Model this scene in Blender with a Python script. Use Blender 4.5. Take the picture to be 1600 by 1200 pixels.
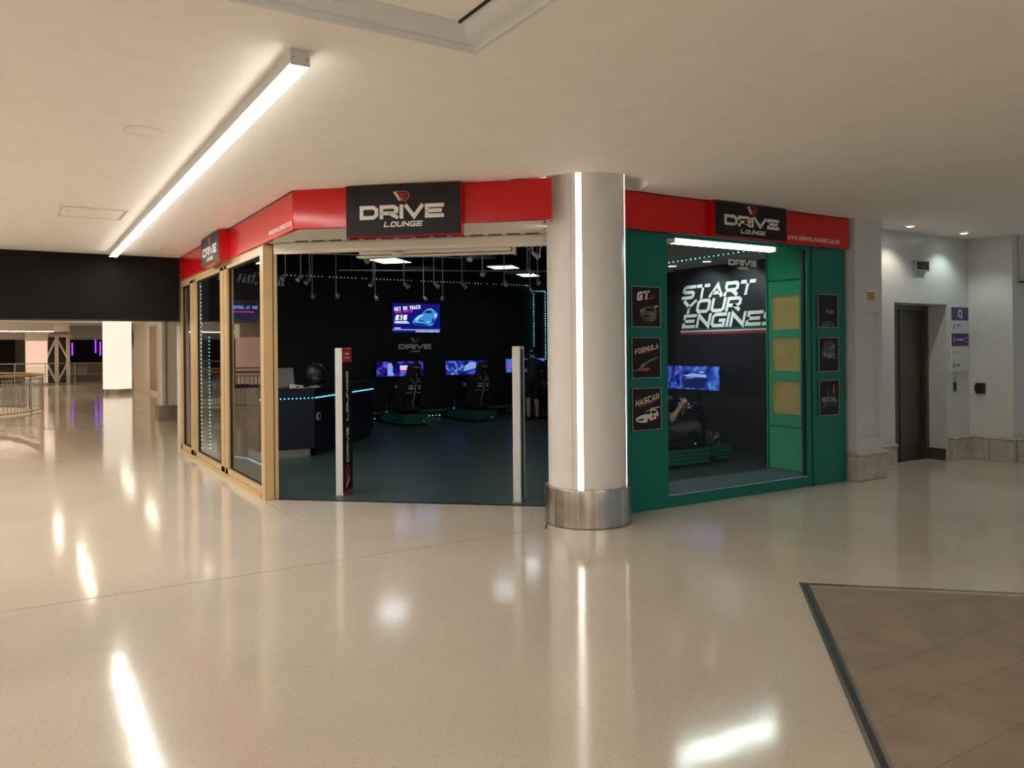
import bpy, bmesh, math, random
from mathutils import Vector, Matrix
from math import sin, cos, pi, radians as R

random.seed(7)
for o in list(bpy.data.objects):
    bpy.data.objects.remove(o)
S = bpy.context.scene
C = S.collection

# ------------------------------------------------------------------ camera
cam_d = bpy.data.cameras.new('camera')
cam = bpy.data.objects.new('camera', cam_d)
C.objects.link(cam)
cam.location = (0, 0, 1.6)
cam_d.sensor_width = 36.0
cam_d.lens = 1237.5 / 1600 * 36
cam_d.shift_y = -53 / 1600
cam_d.clip_end = 200
YAW, ROLL = R(31.98), R(-0.512)
fw = Vector((sin(YAW), cos(YAW), 0)); rt = Vector((cos(YAW), -sin(YAW), 0)); up = Vector((0, 0, 1))
rt2 = rt * cos(ROLL) + up * sin(ROLL); up2 = -rt * sin(ROLL) + up * cos(ROLL)
cam.matrix_world = Matrix(((rt2.x, up2.x, -fw.x, 0), (rt2.y, up2.y, -fw.y, 0), (rt2.z, up2.z, -fw.z, 1.6), (0, 0, 0, 1)))
S.camera = cam

# ------------------------------------------------------------------ world, exposure
w = bpy.data.worlds.new('world'); S.world = w; w.use_nodes = True
w.node_tree.nodes['Background'].inputs[0].default_value = (0.80, 0.92, 1.0, 1)
w.node_tree.nodes['Background'].inputs[1].default_value = 0.30
S.view_settings.view_transform = 'Standard'
S.view_settings.look = 'None'
S.view_settings.gamma = 1.0
S.view_settings.use_curve_mapping = False
S.view_settings.exposure = 0.05
BAR_L = 58.0          # radiance of the unseen linear lights added for brightness

# ------------------------------------------------------------------ materials
def lin(h):
    h = h.lstrip('#')
    out = []
    for i in (0, 2, 4):
        c = int(h[i:i + 2], 16) / 255
        out.append(c / 12.92 if c <= 0.04045 else ((c + 0.055) / 1.055) ** 2.4)
    return (*out, 1)

MATS = {}
def mat(name, col, rough=0.5, metal=0.0, var=0.06, scale=6.0, bump=0.0, bscale=60.0, spec=0.5, stretch=None, coat=0.0):
    if name in MATS: return MATS[name]
    m = bpy.data.materials.new(name); m.use_nodes = True
    nt = m.node_tree; N = nt.nodes; L = nt.links
    b = N['Principled BSDF']
    b.inputs['Roughness'].default_value = rough
    b.inputs['Metallic'].default_value = metal
    b.inputs['Specular IOR Level'].default_value = spec
    b.inputs['Coat Weight'].default_value = coat
    tc = N.new('ShaderNodeTexCoord'); mp = N.new('ShaderNodeMapping')
    L.new(tc.outputs['Object'], mp.inputs[0])
    if stretch: mp.inputs['Scale'].default_value = stretch
    nz = N.new('ShaderNodeTexNoise'); nz.inputs['Scale'].default_value = scale; nz.inputs['Detail'].default_value = 4
    L.new(mp.outputs[0], nz.inputs['Vector'])
    cr = N.new('ShaderNodeValToRGB')
    c = lin(col) if isinstance(col, str) else col
    cr.color_ramp.elements[0].position = 0.3; cr.color_ramp.elements[1].position = 0.7
    cr.color_ramp.elements[0].color = (*[x * (1 - var) for x in c[:3]], 1)
    cr.color_ramp.elements[1].color = (*[min(1, x * (1 + var)) for x in c[:3]], 1)
    L.new(nz.outputs['Fac'], cr.inputs[0]); L.new(cr.outputs[0], b.inputs['Base Color'])
    if bump:
        n2 = N.new('ShaderNodeTexNoise'); n2.inputs['Scale'].default_value = bscale
        L.new(mp.outputs[0], n2.inputs['Vector'])
        bp = N.new('ShaderNodeBump'); bp.inputs['Strength'].default_value = bump; bp.inputs['Distance'].default_value = 0.01
        L.new(n2.outputs['Fac'], bp.inputs['Height']); L.new(bp.outputs[0], b.inputs['Normal'])
    MATS[name] = m
    return m

def emit(name, col, strength, base='#111111'):
    if name in MATS: return MATS[name]
    m = bpy.data.materials.new(name); m.use_nodes = True
    b = m.node_tree.nodes['Principled BSDF']
    b.inputs['Base Color'].default_value = lin(base)
    b.inputs['Emission Color'].default_value = lin(col) if isinstance(col, str) else col
    b.inputs['Emission Strength'].default_value = strength
    b.inputs['Roughness'].default_value = 0.4
    MATS[name] = m
    return m

def glass_mat(name, tint=(1, 1, 1, 1), ior=1.5):
    m = bpy.data.materials.new(name); m.use_nodes = True
    nt = m.node_tree; N = nt.nodes; L = nt.links
    N.remove(N['Principled BSDF'])
    tr = N.new('ShaderNodeBsdfTransparent'); tr.inputs[0].default_value = tint
    gl = N.new('ShaderNodeBsdfGlossy'); gl.inputs['Roughness'].default_value = 0.004
    fr = N.new('ShaderNodeFresnel'); fr.inputs[0].default_value = ior
    geo = N.new('ShaderNodeNewGeometry')
    inv = N.new('ShaderNodeMath'); inv.operation = 'SUBTRACT'; inv.inputs[0].default_value = 1.0
    L.new(geo.outputs['Backfacing'], inv.inputs[1])
    mu = N.new('ShaderNodeMath'); mu.operation = 'MULTIPLY'
    L.new(fr.outputs[0], mu.inputs[0]); L.new(inv.outputs[0], mu.inputs[1])
    mx = N.new('ShaderNodeMixShader')
    L.new(mu.outputs[0], mx.inputs[0]); L.new(tr.outputs[0], mx.inputs[1]); L.new(gl.outputs[0], mx.inputs[2])
    L.new(mx.outputs[0], N['Material Output'].inputs[0])
    MATS[name] = m
    return m

def terrazzo():
    m = bpy.data.materials.new('terrazzo'); m.use_nodes = True
    nt = m.node_tree; N = nt.nodes; L = nt.links; b = N['Principled BSDF']
    geo = N.new('ShaderNodeNewGeometry')
    nz = N.new('ShaderNodeTexNoise'); nz.inputs['Scale'].default_value = 0.9; nz.inputs['Detail'].default_value = 3
    L.new(geo.outputs['Position'], nz.inputs['Vector'])
    cr = N.new('ShaderNodeValToRGB')
    cr.color_ramp.elements[0].position = 0.35; cr.color_ramp.elements[1].position = 0.65
    cr.color_ramp.elements[0].color = (0.565, 0.505, 0.425, 1); cr.color_ramp.elements[1].color = (0.61, 0.55, 0.465, 1)
    L.new(nz.outputs['Fac'], cr.inputs[0])
    last = cr.outputs[0]
    for sc, th, dark, keep in ((70, 0.16, (0.13, 0.10, 0.08, 1), 0.80), (110, 0.24, (0.36, 0.30, 0.24, 1), 0.55), (90, 0.24, (0.66, 0.60, 0.52, 1), 0.5)):
        vo = N.new('ShaderNodeTexVoronoi'); vo.inputs['Scale'].default_value = sc
        L.new(geo.outputs['Position'], vo.inputs['Vector'])
        lt = N.new('ShaderNodeMath'); lt.operation = 'LESS_THAN'; lt.inputs[1].default_value = th
        L.new(vo.outputs['Distance'], lt.inputs[0])
        sp = N.new('ShaderNodeSeparateColor'); L.new(vo.outputs['Color'], sp.inputs[0])
        gt = N.new('ShaderNodeMath'); gt.operation = 'GREATER_THAN'; gt.inputs[1].default_value = keep
        L.new(sp.outputs[0], gt.inputs[0])
        mu = N.new('ShaderNodeMath'); mu.operation = 'MULTIPLY'
        L.new(lt.outputs[0], mu.inputs[0]); L.new(gt.outputs[0], mu.inputs[1])
        mx = N.new('ShaderNodeMix'); mx.data_type = 'RGBA'
        L.new(mu.outputs[0], mx.inputs['Factor']); L.new(last, mx.inputs['A']); mx.inputs['B'].default_value = dark
        last = mx.outputs['Result']
    L.new(last, b.inputs['Base Color'])
    n2 = N.new('ShaderNodeTexNoise'); n2.inputs['Scale'].default_value = 1.7; n2.inputs['Detail'].default_value = 5
    L.new(geo.outputs['Position'], n2.inputs['Vector'])
    mr = N.new('ShaderNodeMapRange'); mr.inputs['To Min'].default_value = 0.06; mr.inputs['To Max'].default_value = 0.16
    L.new(n2.outputs['Fac'], mr.inputs['Value']); L.new(mr.outputs[0], b.inputs['Roughness'])
    n3 = N.new('ShaderNodeTexNoise'); n3.inputs['Scale'].default_value = 2.2; n3.inputs['Detail'].default_value = 2
    L.new(geo.outputs['Position'], n3.inputs['Vector'])
    bp = N.new('ShaderNodeBump'); bp.inputs['Strength'].default_value = 0.05; bp.inputs['Distance'].default_value = 0.03
    L.new(n3.outputs['Fac'], bp.inputs['Height']); L.new(bp.outputs[0], b.inputs['Normal'])
    b.inputs['Specular IOR Level'].default_value = 0.55
    MATS['terrazzo'] = m
    return m

def screen_mat(name, seed, c0, c1, c2, strength=1.0, scale=5.0):
    m = bpy.data.materials.new(name); m.use_nodes = True
    nt = m.node_tree; N = nt.nodes; L = nt.links; b = N['Principled BSDF']
    tc = N.new('ShaderNodeTexCoord'); mp = N.new('ShaderNodeMapping'); mp.inputs['Location'].default_value = (seed, seed * 2, seed)
    L.new(tc.outputs['Object'], mp.inputs[0])
    nz = N.new('ShaderNodeTexNoise'); nz.inputs['Scale'].default_value = scale; nz.inputs['Detail'].default_value = 3; nz.inputs['Distortion'].default_value = 1.2
    L.new(mp.outputs[0], nz.inputs['Vector'])
    cr = N.new('ShaderNodeValToRGB'); e = cr.color_ramp.elements
    e[0].position = 0.38; e[0].color = lin(c0); e[1].position = 0.72; e[1].color = lin(c2)
    x = e.new(0.52); x.color = lin(c1)
    L.new(nz.outputs['Fac'], cr.inputs[0]); L.new(cr.outputs[0], b.inputs['Emission Color'])
    b.inputs['Emission Strength'].default_value = strength; b.inputs['Base Color'].default_value = (0.005, 0.005, 0.01, 1)
    b.inputs['Roughness'].default_value = 0.2
    MATS[name] = m
    return m

terrazzo()
mat('ceiling_paint', (0.93, 0.88, 0.81, 1), 0.75, var=0.02)
mat('moulding_white', (0.72, 0.72, 0.72, 1), 0.5, var=0.02)
mat('cream_paint', (0.74, 0.68, 0.58, 1), 0.6, var=0.03)
mat('white_wall', (0.55, 0.58, 0.58, 1), 0.28, var=0.03, scale=2)
mat('pillar_white', (0.60, 0.60, 0.58, 1), 0.5, var=0.03)
mat('stone', (0.45, 0.41, 0.35, 1), 0.6, var=0.2, scale=9, bump=0.15)
mat('column_white', (0.78, 0.75, 0.72, 1), 0.32, var=0.02)
mat('brushed_steel', (0.46, 0.43, 0.40, 1), 0.26, 1.0, var=0.22, scale=3, stretch=(9, 9, 0.05))
mat('lift_steel', (0.15, 0.13, 0.115, 1), 0.34, 1.0, var=0.1, scale=3, stretch=(14, 14, 0.1))
mat('steel', (0.60, 0.60, 0.60, 1), 0.25, 1.0, var=0.05)
mat('red', (0.60, 0.006, 0.009, 1), 0.16, var=0.04, spec=0.4)
mat('sign_black', (0.014, 0.011, 0.012, 1), 0.5, var=0.1, spec=0.25)
mat('sign_white', (0.72, 0.68, 0.64, 1), 0.5, var=0.02)
mat('sign_red', (0.60, 0.035, 0.04, 1), 0.4, var=0.03)
mat('green', (0.005, 0.155, 0.125, 1), 0.35, var=0.05, scale=3, spec=0.25)
mat('green_bright', (0.012, 0.26, 0.14, 1), 0.3, var=0.04, scale=3)
mat('dark_gap', (0.006, 0.007, 0.007, 1), 0.7)
mat('tan_frame', (0.56, 0.39, 0.19, 1), 0.35, var=0.05)
mat('shop_black', (0.008, 0.008, 0.010, 1), 0.65, var=0.1)
mat('shop_navy', (0.010, 0.013, 0.022, 1), 0.5, var=0.2)
mat('shop_ceiling', (0.012, 0.012, 0.013, 1), 0.9, var=0.05, spec=0.1)
mat('spot_grey', (0.42, 0.42, 0.41, 1), 0.45, var=0.04)
mat('shop_floor', (0.048, 0.080, 0.072, 1), 0.35, var=0.10, scale=1.5)
mat('banner', (0.007, 0.005, 0.004, 1), 0.6, var=0.3, scale=1.2, bump=0.05, bscale=2.0, spec=0.15)
mat('teal', (0.022, 0.16, 0.13, 1), 0.35, 0.2, var=0.05)
mat('black_fabric', (0.012, 0.012, 0.013, 1), 0.8, var=0.2, bump=0.1, bscale=150)
mat('black_plastic', (0.012, 0.012, 0.014, 1), 0.35, var=0.1)
mat('white_plastic', (0.62, 0.62, 0.60, 1), 0.4, var=0.03)
mat('bar_housing', (0.60, 0.60, 0.61, 1), 0.4, var=0.03)
mat('grey_metal', (0.38, 0.38, 0.38, 1), 0.35, 0.7, var=0.05)
mat('desk_navy', (0.008, 0.014, 0.035, 1), 0.3, var=0.1)
mat('wood_rail', (0.48, 0.24, 0.06, 1), 0.3, var=0.15, scale=8)
mat('rail_grey', (0.36, 0.36, 0.34, 1), 0.4, 0.5, var=0.05)
mat('skin', (0.50, 0.30, 0.21, 1), 0.5, var=0.05)
mat('hair', (0.03, 0.02, 0.015, 1), 0.6, var=0.2)
mat('denim', (0.07, 0.085, 0.09, 1), 0.85, var=0.15, scale=20)
mat('shirt_grey', (0.35, 0.36, 0.37, 1), 0.85, var=0.08)
mat('mat_tile', (0.27, 0.215, 0.165, 1), 0.45, var=0.16, scale=3.5, spec=0.4)
mat('mat_joint', (0.15, 0.118, 0.09, 1), 0.8)
mat('grout', (0.06, 0.05, 0.04, 1), 0.9)
mat('purple', (0.075, 0.018, 0.15, 1), 0.4, var=0.03)
mat('mint_white', (0.55, 0.62, 0.62, 1), 0.4, var=0.02)
mat('letter_mint', (0.82, 0.90, 0.87, 1), 0.5, var=0.02)
mat('letter_grey', (0.34, 0.38, 0.38, 1), 0.5, var=0.02)
mat('upper_grey', (0.30, 0.31, 0.30, 1), 0.7, var=0.04)
mat('print_dark', (0.03, 0.035, 0.04, 1), 0.5)
mat('brass', (0.45, 0.25, 0.08, 1), 0.35, 0.8, var=0.05)
mat('yellow_pane', (0.36, 0.285, 0.10, 1), 0.3, var=0.08, scale=4)
mat('shutter_brown', (0.34, 0.22, 0.13, 1), 0.5, var=0.05)
mat('display_blue', (0.07, 0.125, 0.16, 1), 0.5, var=0.06)
mat('paper', (0.6, 0.6, 0.58, 1), 0.6)
mat('poster_grey', (0.20, 0.20, 0.19, 1), 0.5, var=0.5, scale=14)
mat('poster_gold', (0.13, 0.115, 0.065, 1), 0.5, var=0.5, scale=16)
mat('poster_teal', (0.03, 0.055, 0.06, 1), 0.5, var=0.8, scale=10)
emit('bar_glow', (1.0, 0.955, 0.88, 1), 38.0, '#ffffff')
emit('bar_added', (1.0, 0.955, 0.87, 1), BAR_L, '#ffffff')  # glow of the out-of-view bars added for extra brightness
emit('far_bar_soft', (1.0, 0.86, 0.66, 1), 12.0, '#ffffff')
emit('far_bar', (1.0, 0.82, 0.62, 1), 65.0, '#ffffff')
emit('strip_glow', (1.0, 0.86, 0.78, 1), 5.0, '#ffffff')
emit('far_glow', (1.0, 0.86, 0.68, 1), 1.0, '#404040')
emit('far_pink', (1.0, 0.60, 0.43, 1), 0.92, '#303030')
emit('tube_glow', (0.84, 1.0, 0.94, 1), 24.0, '#ffffff')
emit('panel_glow', (0.86, 0.95, 1.0, 1), 5.0, '#ffffff')
emit('led_cyan', (0.16, 0.70, 0.85, 1), 2.2)
emit('led_dim', (0.55, 0.75, 0.80, 1), 0.5)
emit('led_blue', (0.02, 0.22, 1.0, 1), 2.2)
emit('led_red', (1.0, 0.06, 0.04, 1), 1.6)
emit('led_pink', (0.9, 0.10, 0.7, 1), 0.35)
emit('purple_glow', (0.28, 0.03, 0.9, 1), 2.6)
emit('down_glow', (1.0, 0.93, 0.82, 1), 30.0, '#ffffff')
emit('tv_blue', '#10107a', 0.9); emit('tv_text', '#e8f4ff', 1.0); emit('tv_pink', '#e020a0', 1.0)
emit('tv_car', '#3f8fe0', 0.9); emit('tv_car_dark', '#0a1a50', 0.8); emit('tv_car_light', '#b8e6ff', 1.0); emit('tv_bar', '#88a8e8', 0.9)
emit('dim_glow_text', (0.16, 0.20, 0.20, 1), 0.25, '#808888')  # faint glow put into the grey of the wall lettering
screen_mat('screen_purple', 3.1, '#0c0730', '#24128a', '#6a70e8', 0.9, 6)
screen_mat('screen_track', 7.7, '#0b0b40', '#2436b0', '#8ab0ff', 0.9, 5)
screen_mat('screen_cyan', 1.3, '#1c3c9a', '#2a7ac8', '#8a50d0', 0.9, 5)
screen_mat('screen_game', 5.2, '#131a60', '#2c52b8', '#74b4e8', 0.9, 4)
screen_mat('screen_refuel', 2.2, '#06061c', '#0c1340', '#3a1a70', 0.35, 3)
glass_mat('glass'); glass_mat('glass_clear', (1, 1, 1, 1), 1.27); glass_mat('glass_green', (0.86, 0.95, 0.92, 1), 1.5)

# ------------------------------------------------------------------ geometry helpers
STUFF = {'screw', 'spring_clip', 'hanger', 'sponsor_patch', 'vent', 'stripe_pair', 'rim_lights', 'screen_text', 'header_print', 'car_detail', 'car_highlight', 'picture_detail', 'headlamp', 'steps'}
class MB:
    def __init__(s): s.v = []; s.f = []
    def add(s, vs, fs, M=None):
        n = len(s.v)
        s.v += [tuple(M @ Vector(p)) if M else tuple(p) for p in vs]
        s.f += [tuple(i + n for i in f) for f in fs]
        return s
    def box(s, x0, x1, y0, y1, z0, z1, M=None):
        return s.add([(x0, y0, z0), (x1, y0, z0), (x1, y1, z0), (x0, y1, z0), (x0, y0, z1), (x1, y0, z1), (x1, y1, z1), (x0, y1, z1)],
                     [(0, 3, 2, 1), (4, 5, 6, 7), (0, 1, 5, 4), (1, 2, 6, 5), (2, 3, 7, 6), (3, 0, 4, 7)], M)
    def bevel_box(s, x0, x1, y0, y1, z0, z1, b=0.01, M=None):
        vs = []; fs = []
        rings = [(z0, b), (z0 + b, 0), (z1 - b, 0), (z1, b)]
        for z, i in rings:
            a0, a1, c0, c1 = x0 + i, x1 - i, y0 + i, y1 - i
            k = b * 0.6 if i == 0 else b * 0.4
            vs += [(a0 + k, c0, z), (a1 - k, c0, z), (a1, c0 + k, z), (a1, c1 - k, z), (a1 - k, c1, z), (a0 + k, c1, z), (a0, c1 - k, z), (a0, c0 + k, z)]
        fs.append(tuple(range(7, -1, -1))); fs.append(tuple(range(24, 32)))
        for r in range(3):
            for i in range(8):
                j = (i + 1) % 8
                fs.append((r * 8 + i, r * 8 + j, r * 8 + 8 + j, r * 8 + 8 + i))
        return s.add(vs, fs, M)
    def prism(s, poly, z0, z1, M=None):
        n = len(poly)
        area = sum(poly[i][0] * poly[(i + 1) % n][1] - poly[(i + 1) % n][0] * poly[i][1] for i in range(n))
        if area < 0: poly = poly[::-1]
        vs = [(x, y, z0) for x, y in poly] + [(x, y, z1) for x, y in poly]
        fs = [tuple(range(n - 1, -1, -1)), tuple(range(n, 2 * n))] + [(i, (i + 1) % n, n + (i + 1) % n, n + i) for i in range(n)]
        return s.add(vs, fs, M)
    def xz(s, poly, y0, y1, M=None):
        # polygon in the x-z plane, front at y0 (towards -y), back at y1
        n = len(poly)
        area = sum(poly[i][0] * poly[(i + 1) % n][1] - poly[(i + 1) % n][0] * poly[i][1] for i in range(n))
        if area < 0: poly = poly[::-1]
        vs = [(x, y0, z) for x, z in poly] + [(x, y1, z) for x, z in poly]
        fs = [tuple(range(n)), tuple(range(2 * n - 1, n - 1, -1))] + [((i + 1) % n, i, n + i, n + (i + 1) % n) for i in range(n)]
        return s.add(vs, fs, M)
    def ring(s, pts_list, close=True, cap=True, M=None):
        n = len(pts_list[0]); vs = [p for r in pts_list for p in r]; fs = []
        for k in range(len(pts_list) - 1):
            for i in range(n if close else n - 1):
                j = (i + 1) % n
                fs.append((k * n + i, k * n + j, k * n + n + j, k * n + n + i))
        if cap:
            fs.append(tuple(range(n - 1, -1, -1))); m = (len(pts_list) - 1) * n; fs.append(tuple(range(m, m + n)))
        return s.add(vs, fs, M)
    def cyl(s, p0, p1, r0, r1=None, n=12, M=None):
        r1 = r0 if r1 is None else r1
        a = Vector(p0); b = Vector(p1); d = (b - a).normalized()
        u = d.orthogonal().normalized(); v = d.cross(u)
        return s.ring([[a + (u * cos(2 * pi * i / n) + v * sin(2 * pi * i / n)) * r0 for i in range(n)],
                       [b + (u * cos(2 * pi * i / n) + v * sin(2 * pi * i / n)) * r1 for i in range(n)]], M=M)
    def tube(s, pts, r, n=8, close=False, M=None):
        P = [Vector(p) for p in pts]; rings = []
        m = len(P); u = None
        for i in range(m):
            d = (P[(i + 1) % m] - P[i - 1]) if close else (P[min(i + 1, m - 1)] - P[max(i - 1, 0)])
            d.normalize()
            u = d.orthogonal().normalized() if u is None else (u - d * u.dot(d)).normalized()
            v = d.cross(u)
            rings.append([P[i] + (u * cos(2 * pi * k / n) + v * sin(2 * pi * k / n)) * r for k in range(n)])
        if close: rings.append(rings[0])
        return s.ring(rings, cap=not close, M=M)
    def lathe(s, prof, n=32, c=(0, 0), a0=0.0, a1=2 * pi, M=None):
        full = abs(a1 - a0 - 2 * pi) < 1e-6
        k = n if full else n + 1
        rings = [[(c[0] + r * cos(a0 + (a1 - a0) * i / n), c[1] + r * sin(a0 + (a1 - a0) * i / n), z) for i in range(k)] for r, z in prof]
        return s.ring(rings, close=full, cap=False, M=M)
    def ball(s, c, r, n=12, m=8, sc=(1, 1, 1), M=None):
        prof = []
        c = Vector(c); rings = []
        for j in range(1, m):
            t = pi * j / m
            rings.append([(c.x + r * sc[0] * sin(t) * cos(2 * pi * i / n), c.y + r * sc[1] * sin(t) * sin(2 * pi * i / n), c.z - r * sc[2] * cos(t)) for i in range(n)])
        return s.ring(rings, M=M)
    def limb(s, p0, r0, p1, r1):
        s.cyl(p0, p1, r0, r1, 14); s.ball(p0, r0, 14, 10); s.ball(p1, r1, 14, 10)
        return s
    def chain(s, pts):
        for (p0, r0), (p1, r1) in zip(pts, pts[1:]): s.limb(p0, r0, p1, r1)
        return s
    def build(s, name, m, parent=None, smooth=False, kind=None, label=None):
        me = bpy.data.meshes.new(name); me.from_pydata(s.v, [], s.f); me.update()
        me.materials.append(MATS[m])
        if smooth:
            for p in me.polygons: p.use_smooth = True
        o = bpy.data.objects.new(name, me); C.objects.link(o)
        if parent: o.parent = parent
        if kind or name in STUFF: o['kind'] = kind or 'stuff'
        if label: o['label'] = label
        return o

def smooth_by_angle(o, deg=40):
    for p in o.data.polygons: p.use_smooth = True
    bm = bmesh.new(); bm.from_mesh(o.data)
    for e in bm.edges:
        if len(e.link_faces) != 2 or e.calc_face_angle(0) > R(deg): e.smooth = False
    bm.to_mesh(o.data); bm.free()
    return o

def thing(name, label, cat, loc=(0, 0, 0), rz=0.0, group=None):
    o = bpy.data.objects.new(name, None); C.objects.link(o)
    o.location = loc; o.rotation_euler = (0, 0, rz)
    o['label'] = label; o['category'] = cat; o.empty_display_size = 0.1
    if group: o['group'] = group
    return o

def tag(o, label, cat, group=None):
    o['label'] = label; o['category'] = cat
    if group: o['group'] = group
    return o

def struct(name, label=None, loc=(0, 0, 0), rz=0.0):
    o = bpy.data.objects.new(name, None); C.objects.link(o)
    o.location = loc; o.rotation_euler = (0, 0, rz); o['kind'] = 'structure'
    if label: o['label'] = label
    return o

def dup(root, loc, rz=None, label=None, parent=None):
    r = root.copy(); C.objects.link(r); r.location = loc
    if rz is not None: r.rotation_euler = (0, 0, rz)
    if label: r['label'] = label
    for ch in list(root.children):
        c = ch.copy(); C.objects.link(c); c.parent = r
        for g in ch.children:
            d = g.copy(); C.objects.link(d); d.parent = c
    return r

def filled(name, loops, z, m, flip=False, parent=None):
    # flat sheet with holes: first loop is the outline
    bm = bmesh.new(); edges = []
    for lp in loops:
        vs = [bm.verts.new((x, y, z)) for x, y in lp]
        edges += [bm.edges.new((vs[i], vs[(i + 1) % len(vs)])) for i in range(len(vs))]
    bmesh.ops.triangle_fill(bm, use_beauty=True, use_dissolve=False, edges=edges)
    bm.normal_update()
    for f in bm.faces:
        if (f.normal.z > 0) == flip: f.normal_flip()
    me = bpy.data.meshes.new(name); bm.to_mesh(me); bm.free(); me.materials.append(MATS[m])
    o = bpy.data.objects.new(name, me); C.objects.link(o)
    if parent: o.parent = parent
    return o

def clip(poly, a, b):
    # keep the part of poly left of the line a->b
    out = []
    def side(p): return (b[0] - a[0]) * (p[1] - a[1]) - (b[1] - a[1]) * (p[0] - a[0])
    for i in range(len(poly)):
        p, q = poly[i], poly[(i + 1) % len(poly)]
        sp, sq = side(p), side(q)
        if sp >= 0: out.append(p)
        if sp * sq < 0:
            t = sp / (sp - sq); out.append((p[0] + (q[0] - p[0]) * t, p[1] + (q[1] - p[1]) * t))
    return out

# ------------------------------------------------------------------ stroke lettering
G = {
 'A': [[(0, 0), (.5, 1), (1, 0)], [(.27, .26), (.73, .26)]],
 'B': [[(0, 0), (0, 1), (.82, 1), (1, .86), (1, .62), (.86, .5), (1, .38), (1, .14), (.82, 0), (0, 0)], [(0, .5), (.86, .5)]],
 'C': [[(1, 1), (.16, 1), (0, .82), (0, .18), (.16, 0), (1, 0)]],
 'D': [[(0, .5), (0, 1), (.78, 1), (1, .76), (1, .24), (.78, 0), (0, 0), (0, .5)]],
 'E': [[(1, 1), (0, 1), (0, 0), (1, 0)], [(0, .5), (.86, .5)]],
 'F': [[(1, 1), (0, 1), (0, 0)], [(0, .5), (.85, .5)]],
 'G': [[(1, 1), (.16, 1), (0, .82), (0, .18), (.16, 0), (1, 0), (1, .46), (.66, .46)]],
 'H': [[(0, 0), (0, 1)], [(1, 0), (1, 1)], [(0, .5), (1, .5)]],
 'I': [[(.5, 0), (.5, 1)]],
 'J': [[(1, 1), (1, .16), (.84, 0), (0, 0), (0, .2)]],
 'K': [[(0, 0), (0, 1)], [(1, 1), (.2, .5), (1, 0)]],
 'L': [[(0, 1), (0, 0), (1, 0)]],
 'M': [[(0, 0), (0, 1), (.5, .35), (1, 1), (1, 0)]],
 'N': [[(0, 0), (0, 1), (1, 0), (1, 1)]],
 'O': [[(0, .5), (0, .82), (.16, 1), (.84, 1), (1, .82), (1, .18), (.84, 0), (.16, 0), (0, .18), (0, .5)]],
 'P': [[(0, 0), (0, 1), (.82, 1), (1, .84), (1, .52), (.82, .38), (0, .38)]],
 'Q': [[(0, .5), (0, .75), (.22, 1), (.78, 1), (1, .75), (1, .25), (.78, 0), (.22, 0), (0, .25), (0, .5)], [(.55, .02), (.75, -.16), (1.1, -.18)]],
 'R': [[(0, 0), (0, 1), (.82, 1), (1, .84), (1, .54), (.82, .38), (0, .38)], [(.55, .38), (1, 0)]],
 'S': [[(1, 1), (.16, 1), (0, .86), (0, .62), (.16, .5), (.84, .5), (1, .38), (1, .14), (.84, 0), (0, 0)]],
 'T': [[(0, 1), (1, 1)], [(.5, 1), (.5, 0)]],
 'U': [[(0, 1), (0, .18), (.16, 0), (.84, 0), (1, .18), (1, 1)]],
 'V': [[(0, 1), (.5, 0), (1, 1)]],
 'W': [[(0, 1), (.24, 0), (.5, .8), (.76, 0), (1, 1)]],
 'X': [[(0, 0), (1, 1)], [(0, 1), (1, 0)]],
 'Y': [[(0, 1), (.5, .46), (1, 1)], [(.5, .46), (.5, 0)]],
 'Z': [[(0, 1), (1, 1), (0, 0), (1, 0)]],
 '0': [[(0, .5), (0, .82), (.2, 1), (.8, 1), (1, .82), (1, .18), (.8, 0), (.2, 0), (0, .18), (0, .5)]],
 '1': [[(.2, .8), (.6, 1), (.6, 0)]],
 '2': [[(0, 1), (.84, 1), (1, .86), (1, .6), (0, .14), (0, 0), (1, 0)]],
 '3': [[(0, 1), (.84, 1), (1, .86), (1, .62), (.86, .5), (1, .38), (1, .14), (.84, 0), (0, 0)], [(.25, .5), (.86, .5)]],
 '6': [[(1, 1), (.16, 1), (0, .82), (0, .18), (.16, 0), (.84, 0), (1, .18), (1, .42), (.84, .56), (0, .56)]],
 '£': [[(1, .86), (.84, 1), (.42, 1), (.28, .86), (.28, .1), (.1, 0), (1, 0)], [(.05, .48), (.75, .48)]],
 '.': [[(.5, 0), (.5, .02)]], ',': [[(.5, .05), (.4, -.2)]], "'": [[(.5, 1), (.5, .75)]],
}
WID = {'I': 0.0, '.': 0.0, ',': 0.1, "'": 0.0, 'W': 1.25, 'M': 1.15, '1': .5, ' ': .6}

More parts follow.
